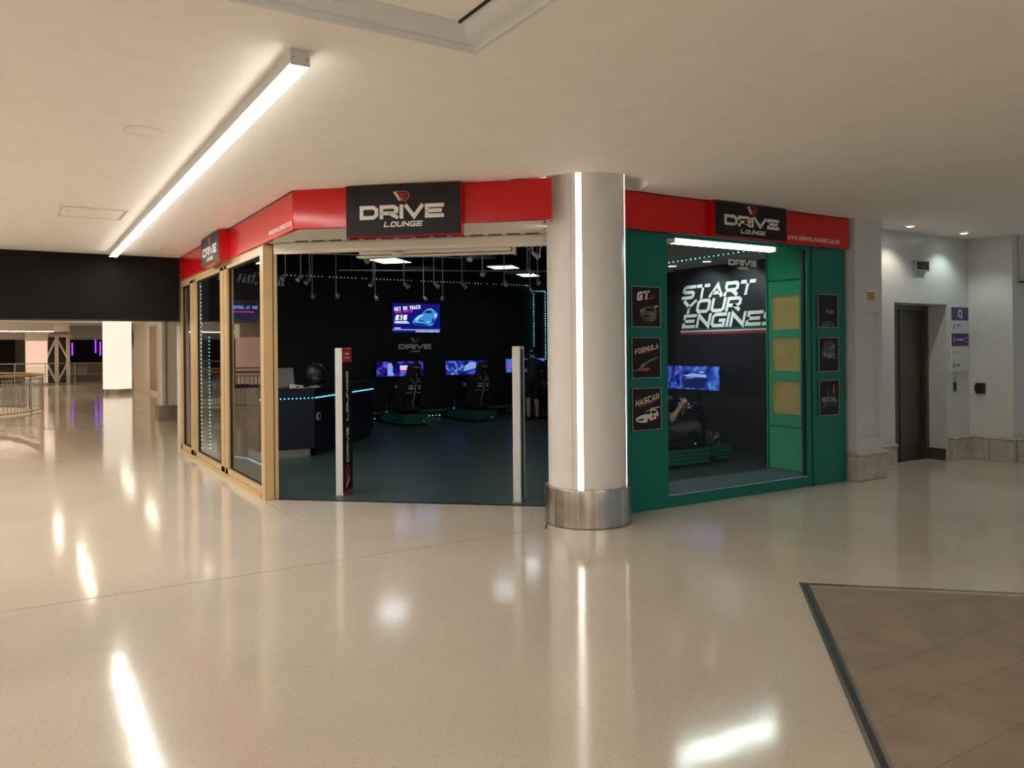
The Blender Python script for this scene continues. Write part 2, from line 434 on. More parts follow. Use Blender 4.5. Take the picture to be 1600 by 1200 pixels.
def stroke(mb, pts, t, y0, y1, shear=0.0, x_off=0.0, z_off=0.0, rot=0.0, cap=False):
    P = [Vector((p[0], p[1])) for p in pts]
    closed = (P[0] - P[-1]).length < 1e-6
    if closed: P = P[:-1]
    elif cap:
        P[0] = P[0] - (P[1] - P[0]).normalized() * (t / 2); P[-1] = P[-1] + (P[-1] - P[-2]).normalized() * (t / 2)
    n = len(P); Lf = []; Rt = []
    for i in range(n):
        if closed or 0 < i < n - 1:
            a = (P[i] - P[i - 1]).normalized(); b = (P[(i + 1) % n] - P[i]).normalized()
            na = Vector((-a.y, a.x)); nb = Vector((-b.y, b.x)); mm = na + nb
            if mm.length < 1e-4: mm = na
            mm.normalize(); k = 1 / max(0.45, mm.dot(na)); off = mm * (t / 2 * k)
        else:
            d = (P[1] - P[0]) if i == 0 else (P[-1] - P[-2])
            d.normalize(); off = Vector((-d.y, d.x)) * (t / 2)
        Lf.append(P[i] + off); Rt.append(P[i] - off)
    def tf(p):
        x, z = p.x + shear * p.y, p.y
        return (x * cos(rot) - z * sin(rot) + x_off, x * sin(rot) + z * cos(rot) + z_off)
    for i in range(n if closed else n - 1):
        j = (i + 1) % n
        mb.xz([tf(Lf[i]), tf(Rt[i]), tf(Rt[j]), tf(Lf[j])], y0, y1)

def text(mb, s, x, z, H, w=0.8, t=0.2, gap=0.16, shear=0.0, y=0.0, d=0.004, align='c', width=None, rot=0.0):
    """lettering in the local x-z plane, standing d proud of y towards -y; width fits the line to a length"""
    def lay(wf):
        adv = []; cx = 0
        for ch in s:
            cw = H * t + (WID.get(ch, 1.0)) * H * (wf - t) if ch != ' ' else H * wf * 0.7
            adv.append((cx, cw)); cx += cw + gap * H
        return adv, cx - gap * H
    wf = w
    if width:
        lo, hi = t, 6.0
        for _ in range(40):
            wf = (lo + hi) / 2
            if lay(wf)[1] < width: lo = wf
            else: hi = wf
    adv, tot = lay(wf)
    x0 = x - tot / 2 if align == 'c' else (x if align == 'l' else x - tot)
    th = t * H
    bx = x0 if not rot else 0.0
    for ch, (cx, cw) in zip(s, adv):
        for pl in G.get(ch, []):
            pts = [(bx + cx + th / 2 + u * (cw - th), th / 2 + v * (H - th)) for u, v in pl]
            stroke(mb, pts, th, y - d, y, shear, x0 - bx, z, rot, True)
    return tot

def logo(mb_white, mb_red, x, z, Wd, Hh, y, d=0.004):
    """two slanted white strokes and a red looped D outline in a box Wd x Hh centred at x, base z"""
    t = Hh * 0.11
    def q(u, v): return (x - Wd / 2 + u * Wd, z + v * Hh)
    for u0 in (0.0, 0.09):
        stroke(mb_white, [q(u0, 0.96), q(u0 + 0.36, 0.10)], t * 0.85, y - d, y)
    stroke(mb_red, [q(.16, .97), q(.78, .97), q(.95, .80), q(.98, .55), q(.90, .25), q(.74, .04), q(.56, .12), q(.16, .97)], t, y - d, y)
    stroke(mb_red, [q(.42, .72), q(.70, .72), q(.78, .60), q(.76, .42), q(.68, .30), q(.62, .32), q(.42, .72)], t * 0.8, y - d, y)

# ================================================================== STRUCTURE
CH = 3.13                                    # mall ceiling height
DIR = Vector((0.7447, -0.6674, 0)); RZD = math.atan2(DIR.y, DIR.x)   # shop entrance runs on a diagonal
VC = (-2.92, 25.8); VR = 3.5                 # round void in the mall floor
def circle(c, r, n): return [(c[0] + r * cos(2 * pi * i / n), c[1] + r * sin(2 * pi * i / n)) for i in range(n)]

# ---- floor: grout bed with terrazzo panels laid on it
floor = struct('floor', 'polished beige terrazzo mall floor with thin dark joints')
filled('grout_bed', [[(-16, -9), (16, -9), (16, 58), (-16, 58)], circle(VC, VR, 64)], -0.008, 'dark_gap', parent=floor)
g = 0.011
panels = [
    [(-16, -9), (16, -9), (16, 6.7), (4.66, 6.7), (4.0, 5.863 - g), (-16, 5.863 - g)],
    [(-16, 5.863), (3.985, 5.863), (2.255 - g, 7.465), (2.255 - g, 8.64), (2.27, 8.66), (2.27, 13.8), (2.9, 18.2), (-16, 18.2)],
    [(2.255, 7.478), (3.995, 5.870), (4.655, 6.70), (2.403, 8.640), (2.255, 8.640)],
]
for p in panels:
    MB().prism(p, -0.012, 0).build('terrazzo_panel', 'terrazzo', floor)
filled('terrazzo_panel', [[(-16, 18.2 + g), (2.9, 18.2 + g), (2.3, 13.8), (8, 17.3), (8, 58), (-16, 58)], circle(VC, VR, 64)], 0.0, 'terrazzo', parent=floor)

# ---- shop floor
sf = struct('floor_shop', 'dark teal grey vinyl floor inside the shop')
MB().prism([(2.403, 8.640), (4.62, 6.645), (4.7, 6.0), (7.9, 6.0), (9.3, 6.6), (9.3, 9.8), (13.2, 9.8), (13.2, 17.1), (3.35, 17.1), (2.27, 13.8), (2.27, 8.66)], -0.011, 0.003).build('vinyl', 'shop_floor', sf)
MB().box(0, 2.95, -0.02, 0.02, 0.0, 0.006).build('threshold_strip', 'dark_gap', struct('trim_1', 'dark metal threshold strip at the shop entrance', (2.403, 8.640, 0), math.atan2(6.645 - 8.640, 4.62 - 2.403)))

# ---- ceiling with the moulded tray and the round recess over the column
COL = (4.52, 5.92)
TX, TY = 1.97, 3.5
ceil = struct('ceiling', 'plain cream plaster ceiling with a moulded tray')
ENT = [(2.25, 7.5), (4.07, 5.86)]
filled('plaster', [[(-16, -9), (16, -9), (16, 5.95), (12.2, 5.95), (12.2, 6.25), (8.4, 6.25), (8.4, 5.95), *[(COL[0] + 0.575 * cos(R(-a)), COL[1] + 0.575 * sin(R(-a))) for a in range(0, 196, 5)], (2.27, 7.55), (2.27, 13.7), (-16, 13.7)],
                   [(-3.2, -3.4), (TX, -3.4), (TX, TY), (-3.2, TY)]], CH, 'ceiling_paint', flip=True, parent=ceil)
# tray moulding: stepped and coved loops running round the recess
prof = [(-0.028, CH), (-0.028, CH - 0.016), (-0.004, CH - 0.016), (0.0, CH - 0.004), (0.014, CH), (0.014, CH + 0.008), (0.04, CH + 0.010), (0.07, CH + 0.016),
        (0.10, CH + 0.028), (0.118, CH + 0.044), (0.124, CH + 0.050), (0.140, CH + 0.050), (0.140, CH + 0.058)]
rings = [[(-3.2 + o, -3.4 + o, z), (-3.2 + o, TY - o, z), (TX - o, TY - o, z), (TX - o, -3.4 + o, z)] for o, z in prof]
MB().ring(rings, cap=False).build('cove_moulding', 'moulding_white', ceil)
MB().box(-3.2, TX, -3.4, TY, CH + 0.056, CH + 0.10).build('tray_plaster', 'ceiling_paint', ceil)
MB().box(TX - 0.160, TX - 0.150, -2.6, TY - 0.14, CH + 0.044, CH + 0.057).build('air_slot', 'dark_gap', ceil)
MB().box(TX - 0.150, TX - 0.138, -2.6, TY - 0.13, CH + 0.042, CH + 0.057).build('slot_rail', 'cream_paint', ceil)
# round recess over the column head
MB().lathe([(0.575, CH), (0.575, CH + 0.10), (0.30, CH + 0.10)], 64, COL).build('column_recess', 'ceiling_paint', ceil)

fc = struct('ceiling_corridor', 'cream ceiling of the far mall corridor')
MB().prism([(-16, 13.7), (2.25, 13.7), (3.3, 17.2), (8, 17.2), (8, 58), (-16, 58)], CH, CH + 0.1).build('plaster', 'cream_paint', fc)

# ---- soffit above the entrance with its row of vent slots
so = struct('ceiling_soffit', 'cream soffit above the shop entrance')
MB().prism([(2.27, 7.52), (4.05, 5.90), (4.40, 6.20), (4.66, 6.60), (2.40, 8.66), (2.27, 8.66)], 2.775, 2.80).build('plaster', 'cream_paint', so)
ent_len = (Vector((4.62, 6.645, 0)) - Vector((2.403, 8.64, 0))).length
RZE = math.atan2(6.645 - 8.640, 4.62 - 2.403)
slots = struct('trim_2', 'row of dark vent slots in the entrance soffit', (2.403, 8.64, 0), RZE)
for i in range(14):
    x = 0.28 + i * 0.19
    MB().box(x, x + 0.135, -0.16, -0.13, 2.768, 2.776).build('vent_slot', 'dark_gap', slots)

# ---- shop shell
ws = struct('wall_back', 'black back wall of the shop')
MB().box(3.3, 13.3, 17.05, 17.2, 0, 3.4).build('surface', 'shop_black', ws)
skm = MB().box(5.9, 13.2, 17.02, 17.05, 0.16, 0.205); skm.build('skirting_line', 'grey_metal', ws)
wl = struct('wall_left', 'shop side wall behind the glazed front')
MB().prism([(2.27, 13.82), (3.35, 17.1), (3.30, 17.15), (2.20, 13.82)], 0, 3.13).build('surface', 'cream_paint', wl)
wr = struct('wall_right', 'navy wall with big slogan lettering seen through the display window')
MB().prism([(9.3, 6.6), (9.3, 9.75), (9.45, 9.75), (9.45, 6.6)], 0, 2.86).build('surface', 'shop_navy', wr)
MB().box(9.29, 9.47, 6.6, 9.77, 2.86, 2.90).build('capping', 'shop_black', wr)
lw = MB()
for s_, z_, h_, wd in (('START', 2.40, .225, 1.50), ('YOUR', 2.165, .225, 1.24), ('ENGINES', 1.93, .225, 1.95)):
    text(lw, s_, 0.0, z_, h_, t=0.235, gap=0.10, shear=0.30, y=0, d=0.006, align='l', width=wd)
sl = struct('trim_3', 'white slogan lettering with stripes on the navy wall', (9.298, 9.60, 0), -pi / 2)
lw.build('lettering', 'letter_mint', sl)
MB().box(-0.02, 2.4, -0.005, 0, 1.862, 1.892).build('stripe', 'mint_white', sl)
MB().box(-0.02, 2.4, -0.005, 0, 1.905, 1.922).build('stripe', 'teal', sl)
MB().box(-0.02, 2.4, -0.005, 0, 1.828, 1.850).build('stripe', 'sign_red', sl)
MB().box(9.36, 9.44, 6.6, 13.0, 2.90, 3.40).build('upper_band', 'upper_grey', wr)
wi = struct('wall_inner', 'black inner walls of the shop')
MB().prism([(9.46, 9.75), (13.2, 9.75), (13.2, 9.65), (9.46, 9.65)], 0, 3.4).build('surface', 'shop_black', wi)
MB().box(13.2, 13.3, 9.6, 17.2, 0, 3.4).build('surface', 'shop_black', wi)
MB().box(9.3, 9.45, 6.3, 6.6, 0, 3.4).build('surface', 'shop_navy', wi)
MB().box(8.45, 9.45, 6.22, 6.32, 0, 3.4).build('surface', 'shop_navy', wi)
sc = struct('ceiling_shop', 'dark painted ceiling inside the shop')
MB().prism([(2.27, 8.66), (4.6, 6.6), (4.8, 5.97), (8.45, 5.97), (9.5, 6.3), (13.3, 9.6), (13.3, 17.2), (3.35, 17.2), (2.27, 13.82)], 3.40, 3.46).build('surface', 'shop_ceiling', sc)
MB().prism([(2.27, 8.66), (4.6, 6.6), (4.62, 6.64), (2.31, 8.70)], 2.80, 3.4).build('surface_downstand', 'shop_black', sc)
MB().box(5.12, 8.45, 5.97, 6.0, 2.80, 3.42).build('surface_downstand', 'shop_black', sc)
MB().box(2.28, 2.33, 8.66, 13.82, 2.762, 3.42).build('surface_downstand', 'shop_black', sc)

# ---- mall walls round the lift
wv = struct('wall_lift', 'white panelled wall round the lift doorway')
MB().box(8.98, 9.80, 6.18, 6.60, 0, CH).build('wall_panel', 'white_wall', wv)
MB().box(9.80, 11.03, 6.18, 6.60, 2.17, CH).build('wall_panel', 'white_wall', wv)
MB().box(11.03, 11.60, 6.18, 6.60, 0, CH).build('wall_panel', 'white_wall', wv)
MB().box(9.80, 11.03, 6.165, 6.178, 2.175, 2.181).build('panel_joint', 'dark_gap', wv)
wq = struct('wall_far_right', 'white wall returning towards the corridor beside the lift')
MB().box(11.60, 12.2, 5.585, 6.6, 0, CH).build('surface', 'pillar_white', wq)
MB().box(12.2, 16, 5.585, 5.8, 0, CH).build('surface', 'white_wall', wq)
bb = struct('baseboard_right', 'rounded stone skirting at the foot of the lift walls')
def stone_run(x0, x1, y0, y1, h):
    m = MB(); m.bevel_box(x0, x1, y0, y1, 0, h - 0.045, 0.006); m.build('stone_block', 'stone', bb)
    m = MB(); m.bevel_box(x0 - 0.018, x1 + 0.018, y0 - 0.018, y1, h - 0.045, h, 0.018); m.build('stone_capping', 'stone', bb)
stone_run(9.02, 9.70, 6.09, 6.18, 0.335)
stone_run(11.045, 11.52, 6.10, 6.18, 0.335)
stone_run(11.52, 11.60, 5.88, 6.18, 0.335)
stone_run(11.52, 11.60, 5.55, 5.87, 0.335)
stone_run(11.61, 12.8, 5.50, 5.585, 0.335)
MB().box(11.005, 11.03, 6.20, 6.48, 0, 0.16).build('reveal_skirting', 'lift_steel', bb)
pl = struct('pillar', 'square white pillar with recessed panel on a stone plinth')
m = MB()
m.box(8.46, 8.99, 5.86, 6.22, 0.33, CH)
m.box(8.46, 8.515, 5.83, 5.86, 0.33, CH); m.box(8.925, 8.99, 5.83, 5.86, 0.33, CH)
m.box(8.515, 8.925, 5.83, 5.86, 2.02, CH); m.box(8.515, 8.925, 5.83, 5.86, 0.33, 0.50)
m.build('shaft', 'pillar_white', pl)
m = MB(); m.xz([(8.515, .50), (8.925, .50), (8.925, .512), (8.515, .512)], 5.835, 5.86)
m.build('panel_sill', 'pillar_white', pl)
m = MB(); m.bevel_box(8.445, 9.02, 5.795, 6.18, 0, 0.295, 0.008); m.build('plinth', 'stone', pl)
m = MB(); m.bevel_box(8.425, 9.04, 5.775, 6.18, 0.29, 0.34, 0.02); m.build('plinth_capping', 'stone', pl)

# ---- lift doors (door_1)
d1 = struct('door_1', 'brushed steel lift doors set back in the white wall')
m = MB()
m.box(9.80, 9.90, 6.44, 6.50, 0, 2.17); m.box(10.95, 11.03, 6.44, 6.50, 0, 2.17); m.box(9.90, 10.95, 6.44, 6.50, 2.11, 2.17)
m.build('door_frame', 'lift_steel', d1)
MB().box(9.90, 10.43, 6.515, 6.54, 0.01, 2.11).build('door_panel', 'lift_steel', d1)
MB().box(10.434, 10.95, 6.505, 6.53, 0.01, 2.11).build('door_panel', 'lift_steel', d1)
MB().box(9.80, 11.03, 6.42, 6.60, 0, 0.008).build('door_sill', 'steel', d1)
MB().box(9.80, 11.03, 6.56, 6.60, 0, 2.2).build('back_plate', 'dark_gap', d1)

# ---- black bulkhead across the corridor
wb = struct('wall_bulkhead', 'long black downstand hanging across the corridor')
MB().box(-16, 2.215, 13.64, 13.75, 2.11, 3.128).build('surface', 'banner', wb)
MB().box(-16, 2.215, 13.625, 13.64, 2.10, 2.125).build('edge_trim', 'black_plastic', wb)

# ---- far mall: walls, openings, bracing
wf = struct('wall_corridor', 'cream corridor wall beyond the shop')
MB().box(4.6, 4.8, 17.2, 33.0, 0, CH).build('surface', 'cream_paint', wf)
MB().box(4.6, 4.8, 35.2, 41.0, 0, CH).build('surface', 'cream_paint', wf)
MB().box(4.6, 4.8, 33.0, 35.2, 2.75, CH).build('surface', 'cream_paint', wf)
MB().box(4.05, 8, 41.0, 41.2, 0, CH).build('surface', 'cream_paint', wf)
MB().box(4.02, 4.6, 40.94, 41.0, 0.0, 0.35).build('surface_base', 'grey_metal', wf)
we = struct('wall_end', 'far end wall of the mall with dark shop openings')
MB().box(-16, 8, 57.0, 57.3, 0, CH + .2).build('surface', 'cream_paint', we)
MB().box(-16, 8, 51.6, 52.0, 2.42, CH).build('header', 'cream_paint', we)
MB().box(1.3, 2.36, 49.3, 49.4, 0, 2.55).build('dark_backing', 'black_plastic', we)
MB().box(-16, -0.1, 52.0, 52.2, 0, 2.45).build('dark_opening', 'banner', we)
MB().box(2.3, 4.6, 52.0, 52.2, 1.05, 2.45).build('dark_opening', 'banner', we)
MB().box(2.3, 4.6, 51.9, 52.2, 0.0, 1.05).build('low_panel', 'shutter_brown', we)
MB().box(-16, 8, 36.0, 36.5, 2.86, CH).build('ceiling_beam', 'cream_paint', we)
MB().box(-16, 2.2, 45.0, 45.5, 2.72, CH).build('ceiling_beam', 'cream_paint', we)
vr = struct('trim_4', 'white edge round the floor void')
MB().lathe([(VR, 0.02), (VR - 0.03, 0.02), (VR - 0.03, -0.5), (VR, -0.5), (VR, 0.02)], 64, VC).build('edge', 'cream_paint', vr)
MB().box(-8, 2, 20, 32, -4.1, -4.0).build('lower_floor', 'cream_paint', vr)
MB().lathe([(VR + .3, -0.5), (VR + .3, -4)], 32, VC).build('void_lining', 'cream_paint', vr)
# surroundings behind the photographer
wx = struct('wall_front', 'cream wall across the mall behind the photographer')
MB().box(-16, 1.5, -9.2, -9, 0, CH).build('surface', 'cream_paint', wx)
wy = struct('wall_far_left', 'cream wall at the far side of the mall')
MB().box(-16.2, -16, -9, 58, 0, CH).build('surface', 'cream_paint', wy)

# ================================================================== LIGHT FITTINGS (mall)
def light_bar(label, x, y0, y1, z0=3.05, wdt=0.097, group='linear ceiling lights', glow='bar_added'):
    t = thing('linear_light', label, 'ceiling light', (x, y0, CH), 0, group)
    L = y1 - y0
    m = MB(); m.box(-wdt / 2, wdt / 2, 0, L, z0 - CH + 0.004, -0.001); m.build('housing', 'bar_housing', t)
    MB().box(-wdt / 2 + .002, wdt / 2 - .002, 0.004, L - .004, z0 - CH - 0.004, z0 - CH + 0.004).build('diffuser', glow, t)
    m = MB(); m.box(-wdt / 2 - .001, wdt / 2 + .001, -0.004, 0, z0 - CH - 0.004, -0.001); ec = m.build('end_cap', 'bar_housing', t)
    m = MB()
    for sx in (-0.036, 0.036): m.cyl((sx, -0.007, -0.045), (sx, -0.003, -0.045), 0.003, n=8)
    m.build('screw', 'dark_gap', ec)
    return t
light_bar('long glowing linear light running across the cream ceiling towards the black bulkhead', 1.2235, 3.96, 13.2, glow='bar_glow')
light_bar('added unseen linear light on the ceiling just outside the picture beside the long one', -1.7, 7.0, 13.2)  # unseen bars from here on, added to lift floor and ceiling brightness
light_bar('added unseen linear light on the ceiling straight behind the photographer', 2.35, -8.5, -1.5)
light_bar('added unseen linear light on the ceiling further out over the open mall', -5.8, 1.0, 9.0)
light_bar('added unseen linear light on the ceiling behind the photographer on the lift side', 4.6, -8.5, -3.0)
light_bar('added unseen linear light on the ceiling parallel to the one beside the shop', -3.6, -6.0, -1.0)
light_bar('added unseen linear light on the ceiling outermost over the mall', -9.5, -4.0, 13.0)
light_bar('added unseen linear light on the ceiling far out over the mall behind the photographer', -5.2, -8.5, -0.5)

def flat_bar(label, x0, x1, y, z):
    t = thing('corridor_light', label, 'ceiling light', (x0, y, CH), 0, 'corridor lights')
    MB().box(0, x1 - x0, 0, 0.12, z - CH, -0.001).build('housing', 'white_plastic', t)
    MB().box(0.01, x1 - x0 - .01, 0.01, 0.11, z - CH - 0.012, z - CH).build('diffuser', 'far_bar', t)
flat_bar('thin bright strip light under the far corridor ceiling beside the braced frame', -6.0, 1.5, 44.2, 2.70)
for lab, x, y0, y1, g_ in (('corridor light in line with the long one just behind the black bulkhead', 1.21, 16.5, 21.2, 'far_bar_soft'), ('short corridor light beside the round void', .88, 22.5, 25.2, 'far_bar_soft'), ('short corridor light past the white corridor pillar', 3.28, 23.8, 26.3, 'far_bar_soft'), ('corridor light beside the roller grille wall', 3.35, 29.8, 33.6, 'far_bar_soft'),
                       ('added unseen long light between the void and the glowing round column', -1.6, 30.5, 35.0, 'far_bar'), ('added unseen corridor light beyond the void before the pink column', -3.2, 37.0, 43.0, 'far_bar'), ('added unseen long light over the round void', -4.2, 16.0, 28.0, 'far_bar'), ('added unseen long light across the far side of the void', -7.2, 16.0, 28.5, 'far_bar')):  # these bars are unseen, added to brighten the far corridor
    light_bar(lab, x, y0, y1, 3.04, .12, 'corridor lights', g_)
def downlight(label, x, y, col, watts):
    t = thing('downlight', label, 'downlight', (x, y, CH), 0, 'recessed downlights over the lift lobby')
    MB().lathe([(0.062, -0.001), (0.062, -0.010), (0.046, -0.012), (0.042, -0.004)], 24).build('ring', 'white_plastic', t)
    MB().lathe([(0.0005, -0.006), (0.044, -0.006)], 24).build('lamp_face', 'down_glow', t)
    m = MB()
    for s_ in (-1, 1): m.box(s_ * .065 - .006, s_ * .065 + .006, -.006, .006, -0.010, -0.001)
    m.build('spring_clip', 'grey_metal', t)
    ld = bpy.data.lights.new('downlight_lamp', 'SPOT'); ld.energy = watts; ld.color = col; ld.spot_size = R(120); ld.spot_blend = 0.6; ld.shadow_soft_size = 0.03
    lo = bpy.data.objects.new('lamp', ld); C.objects.link(lo); lo.parent = t; lo.location = (0, 0, -0.03)
downlight('warm recessed downlight over the lift next to the pillar', 9.62, 5.84, (1.0, 0.86, 0.70), 26)
downlight('cool recessed downlight over the lift directory sign', 10.87, 5.84, (0.86, 1.0, 0.94), 20)

t = thing('ceiling_speaker', 'round flush ceiling loudspeaker beside the long linear light', 'speaker', (0.745, 5.94, CH))
MB().lathe([(0.115, 0), (0.115, -0.006), (0.10, -0.010), (0.0005, -0.010)], 40).build('grille', 'ceiling_paint', t)
MB().lathe([(0.122, 0), (0.122, -0.004), (0.112, -0.008)], 40).build('rim', 'cream_paint', t)
t = thing('access_hatch', 'flush rectangular access hatch in the ceiling', 'hatch', (0.70, 9.69, CH))
m = MB()
for a in ((-.315, .315, -.34, -.32), (-.315, .315, .32, .34), (-.315, -.295, -.32, .32), (.295, .315, -.32, .32)): m.box(*a, -0.012, -0.001)
m.build('frame', 'cream_paint', t)
MB().box(-.288, .288, -.313, .313, -0.006, -0.001).build('panel', 'ceiling_paint', t)
MB().cyl((-.24, .0, -.009), (-.24, 0, -.002), .012, n=10).build('lock', 'grey_metal', t)
t = thing('smoke_detector', 'small white smoke detector on the ceiling near the bulkhead', 'detector', (1.76, 12.43, CH))
MB().lathe([(0.05, 0), (0.05, -0.012), (0.042, -0.022), (0.03, -0.028), (0.0005, -0.03)], 20).build('body', 'white_plastic', t)
MB().lathe([(0.055, 0), (0.055, -0.006), (0.05, -0.008)], 20).build('base', 'white_plastic', t)

# ================================================================== COLUMN
t = thing('round_column', 'white round column with glowing vertical strips and a brushed steel base', 'column', (*COL, 0))
az0 = R(-137.2); RS = 0.366; half = R(4.3)
MB().lathe([(RS - 0.012, 0.30), (RS - 0.012, CH + 0.095)], 64).build('core', 'column_white', t)
for k in range(4):
    a = az0 + k * pi / 2
    a0 = a + half; a1 = a + pi / 2 - half
    m = MB(); m.lathe([(RS - 0.012, 0.34), (RS, 0.34), (RS, CH + 0.09), (RS - 0.012, CH + 0.09)], 24, (0, 0), a0, a1)
    m.ring([[( (RS - .012) * cos(x), (RS - .012) * sin(x), .34), (RS * cos(x), RS * sin(x), .34), (RS * cos(x), RS * sin(x), CH + .09), ((RS - .012) * cos(x), (RS - .012) * sin(x), CH + .09)] for x in (a0, a0 + .0001)])
    smooth_by_angle(m.build('shell_panel', 'column_white', t))
    m = MB(); m.lathe([(RS - 0.010, 0.345), (RS - 0.003, 0.345), (RS - 0.003, CH + 0.09), (RS - 0.010, CH + 0.09)], 6, (0, 0), a - half * .93, a + half * .93)
    m.build('light_strip', 'strip_glow', t)
    # thin dark joint next to the strip
    x = a - half - R(7)
    MB().box(RS - .002, RS + .0015, -.0015, .0015, .34, CH + .09, Matrix.Rotation(x, 4, 'Z')).build('panel_joint', 'grey_metal', t)
smooth_by_angle(MB().lathe([(0.378, 0.0), (0.403, 0.0), (0.403, 0.335), (0.400, 0.345), (0.36, 0.348)], 72).build('base_ring', 'brushed_steel', t))
MB().box(.4025, .4045, -.002, .002, 0.002, .338, Matrix.Rotation(R(-127.4 - 47), 4, 'Z')).build('base_seam', 'dark_gap', t)
MB().lathe([(0.404, 0.0), (0.404, 0.006), (0.398, 0.006)], 72).build('floor_seal', 'dark_gap', t)
MB().cyl((0.364 * cos(R(-117)), 0.364 * sin(R(-117)), 2.42), (0.372 * cos(R(-117)), 0.372 * sin(R(-117)), 2.42), 0.028, n=20).build('blanking_disc', 'column_white', t)

# ================================================================== FASCIA AND SIGNS
URL = 'WWW.DRIVELOUNGE.CO.UK'
t = thing('shop_fascia', 'glossy red fascia with web address above the glazed side of the shop', 'fascia', (2.22, 13.62, 0), -pi / 2, 'red shop fascias')
L = 13.62 - 7.455
MB().box(0, L, 0, 0.05, 2.76, CH - .004).build('board', 'red', t)
MB().box(0, L, -0.004, 0.05, CH - .012, CH - .004).build('top_trim', 'sign_black', t)
m = MB(); text(m, URL, 13.62 - 7.89, 2.808, .042, t=.2, gap=.2, y=0, d=.002, width=.80); m.build('lettering', 'sign_white', t)
t = thing('shop_fascia', 'glossy red fascia spanning the diagonal shop entrance', 'fascia', (2.22, 7.44, 0), RZD, 'red shop fascias')
MB().box(0, 2.10, 0, 0.05, 2.762, CH - .004).build('board', 'red', t)
MB().box(2.10, 2.46, -0.035, 0.05, 2.765, CH - .004).build('end_board', 'red', t)
t = thing('shop_fascia', 'red fascia with web address above the green display window', 'fascia', (4.84, 5.86, 0), 0, 'red shop fascias')
MB().box(0, 8.392 - 4.84, 0, 0.05, 2.762, CH - .004).build('board', 'red', t)
MB().box(0, 8.392 - 4.84, -0.003, 0.05, CH - .012, CH - .004).build('top_trim', 'sign_black', t)
m = MB(); text(m, URL, 7.76 - 4.84, 2.812, .045, t=.2, gap=.2, y=0, d=.002, width=.92); m.build('lettering', 'sign_white', t)

def sign_box(label, loc, rz, W, H, D, lay):
    t = thing('sign_box', label, 'sign', Vector(loc) + Matrix.Rotation(rz, 3, 'Z') @ Vector((0, -.002, 0)), rz, 'black box signs on the red fascia')
    MB().bevel_box(-W / 2, W / 2, -D + .006, 0, 0, H, .004).build('body', 'red', t)
    MB().bevel_box(-W / 2 + .004, W / 2 - .004, -D, -D + .006, 0.004, H - .004, .002).build('face', 'sign_black', t)
    dz, dh, dw, lz, lh, lw_, gz, gh, cx = lay
    m = MB(); text(m, 'DRIVE', cx, dz * H, dh * H, t=.27, gap=.10, y=-D, d=.006, width=dw * W); m.build('lettering', 'sign_white', t)
    m = MB(); text(m, 'LOUNGE', cx + .01, lz * H, lh * H, t=.24, gap=.16, shear=.22, y=-D, d=.005, width=lw_ * W); m.build('lettering', 'sign_white', t)
    a = MB(); b = MB(); logo(a, b, cx, gz * H, gh * H * 1.55, gh * H, -D)
    a.build('emblem', 'sign_white', t); b.build('emblem_loop', 'sign_red', t)
    return t
mid = Vector((2.985, 6.639, 0))
nrm = Vector((DIR.y, -DIR.x, 0))
sign_box('large black box sign over the diagonal entrance', (mid.x - nrm.x * .12, mid.y - nrm.y * .12, 2.65), RZD, 1.092, .472, .12, (.33, .27, .73, .175, .105, .33, .66, .20, -.01))
sign_box('narrow black box sign over the glazed side near the bulkhead', (2.22, 10.655, 2.745), -pi / 2, 1.09, .36, .12, (.30, .31, .76, .11, .115, .34, .68, .25, 0))
sign_box('black box sign over the green display window', (6.63, 5.86, 2.762), 0, 1.105, .36, .08, (.32, .31, .76, .12, .12, .34, .68, .26, 0))

# ================================================================== GLAZED SIDE FRONT (window_1)
w1 = struct('window_1', 'tan framed glazed shop front along the corridor')
X0, X1 = 2.25, 2.35
MB().box(X0, X1, 8.655, 8.79, 0, 2.76).build('corner_post', 'tan_frame', w1)
MB().box(X1 + .012, X1 + .05, 8.655, 8.75, 0, 2.76).build('door_guide', 'tan_frame', w1)
MB().box(X1, X1 + .012, 8.67, 8.76, 0, 2.76).build('guide_gap', 'dark_gap', w1)
MB().box(X0 + .001, X0 + .101, 8.648, 8.656, 0.0, 0.05).build('post_foot', 'tan_frame', w1)
for y0, y1 in ((10.42, 10.56), (10.60, 10.80), (12.50, 12.62), (12.66, 12.92), (13.70, 13.80)):
    MB().box(X0, X1 - .02, y0, y1, 0.06, 2.70).build('mullion', 'tan_frame', w1)
for y0, y1 in ((10.56, 10.60), (12.62, 12.66)):
    MB().box(X0 + .02, X1 - .03, y0, y1, 0.06, 2.70).build('mullion_gap', 'dark_gap', w1)
MB().box(X0 - .015, X1, 8.79, 13.80, 0, 0.055).build('sill', 'tan_frame', w1)
MB().box(X0, X1 - .02, 8.79, 13.80, 0.06, 0.125).build('bottom_rail', 'tan_frame', w1)
MB().box(X0, X1 - .02, 8.79, 13.80, 2.66, 2.76).build('head_rail', 'tan_frame', w1)
for y0, y1 in ((8.79, 10.42), (10.80, 12.50), (12.92, 13.70)):
    MB().box(X0 + .045, X0 + .055, y0, y1, 0.125, 2.66).build('glass_pane', 'glass', w1)
    m = MB(); m.box(X0 + .03, X0 + .07, y0, y0 + .012, .125, 2.66); m.box(X0 + .03, X0 + .07, y1 - .012, y1, .125, 2.66); m.box(X0 + .03, X0 + .07, y0, y1, .125, .137); m.box(X0 + .03, X0 + .07, y0, y1, 2.648, 2.66)
    m.build('gasket', 'dark_gap', w1)

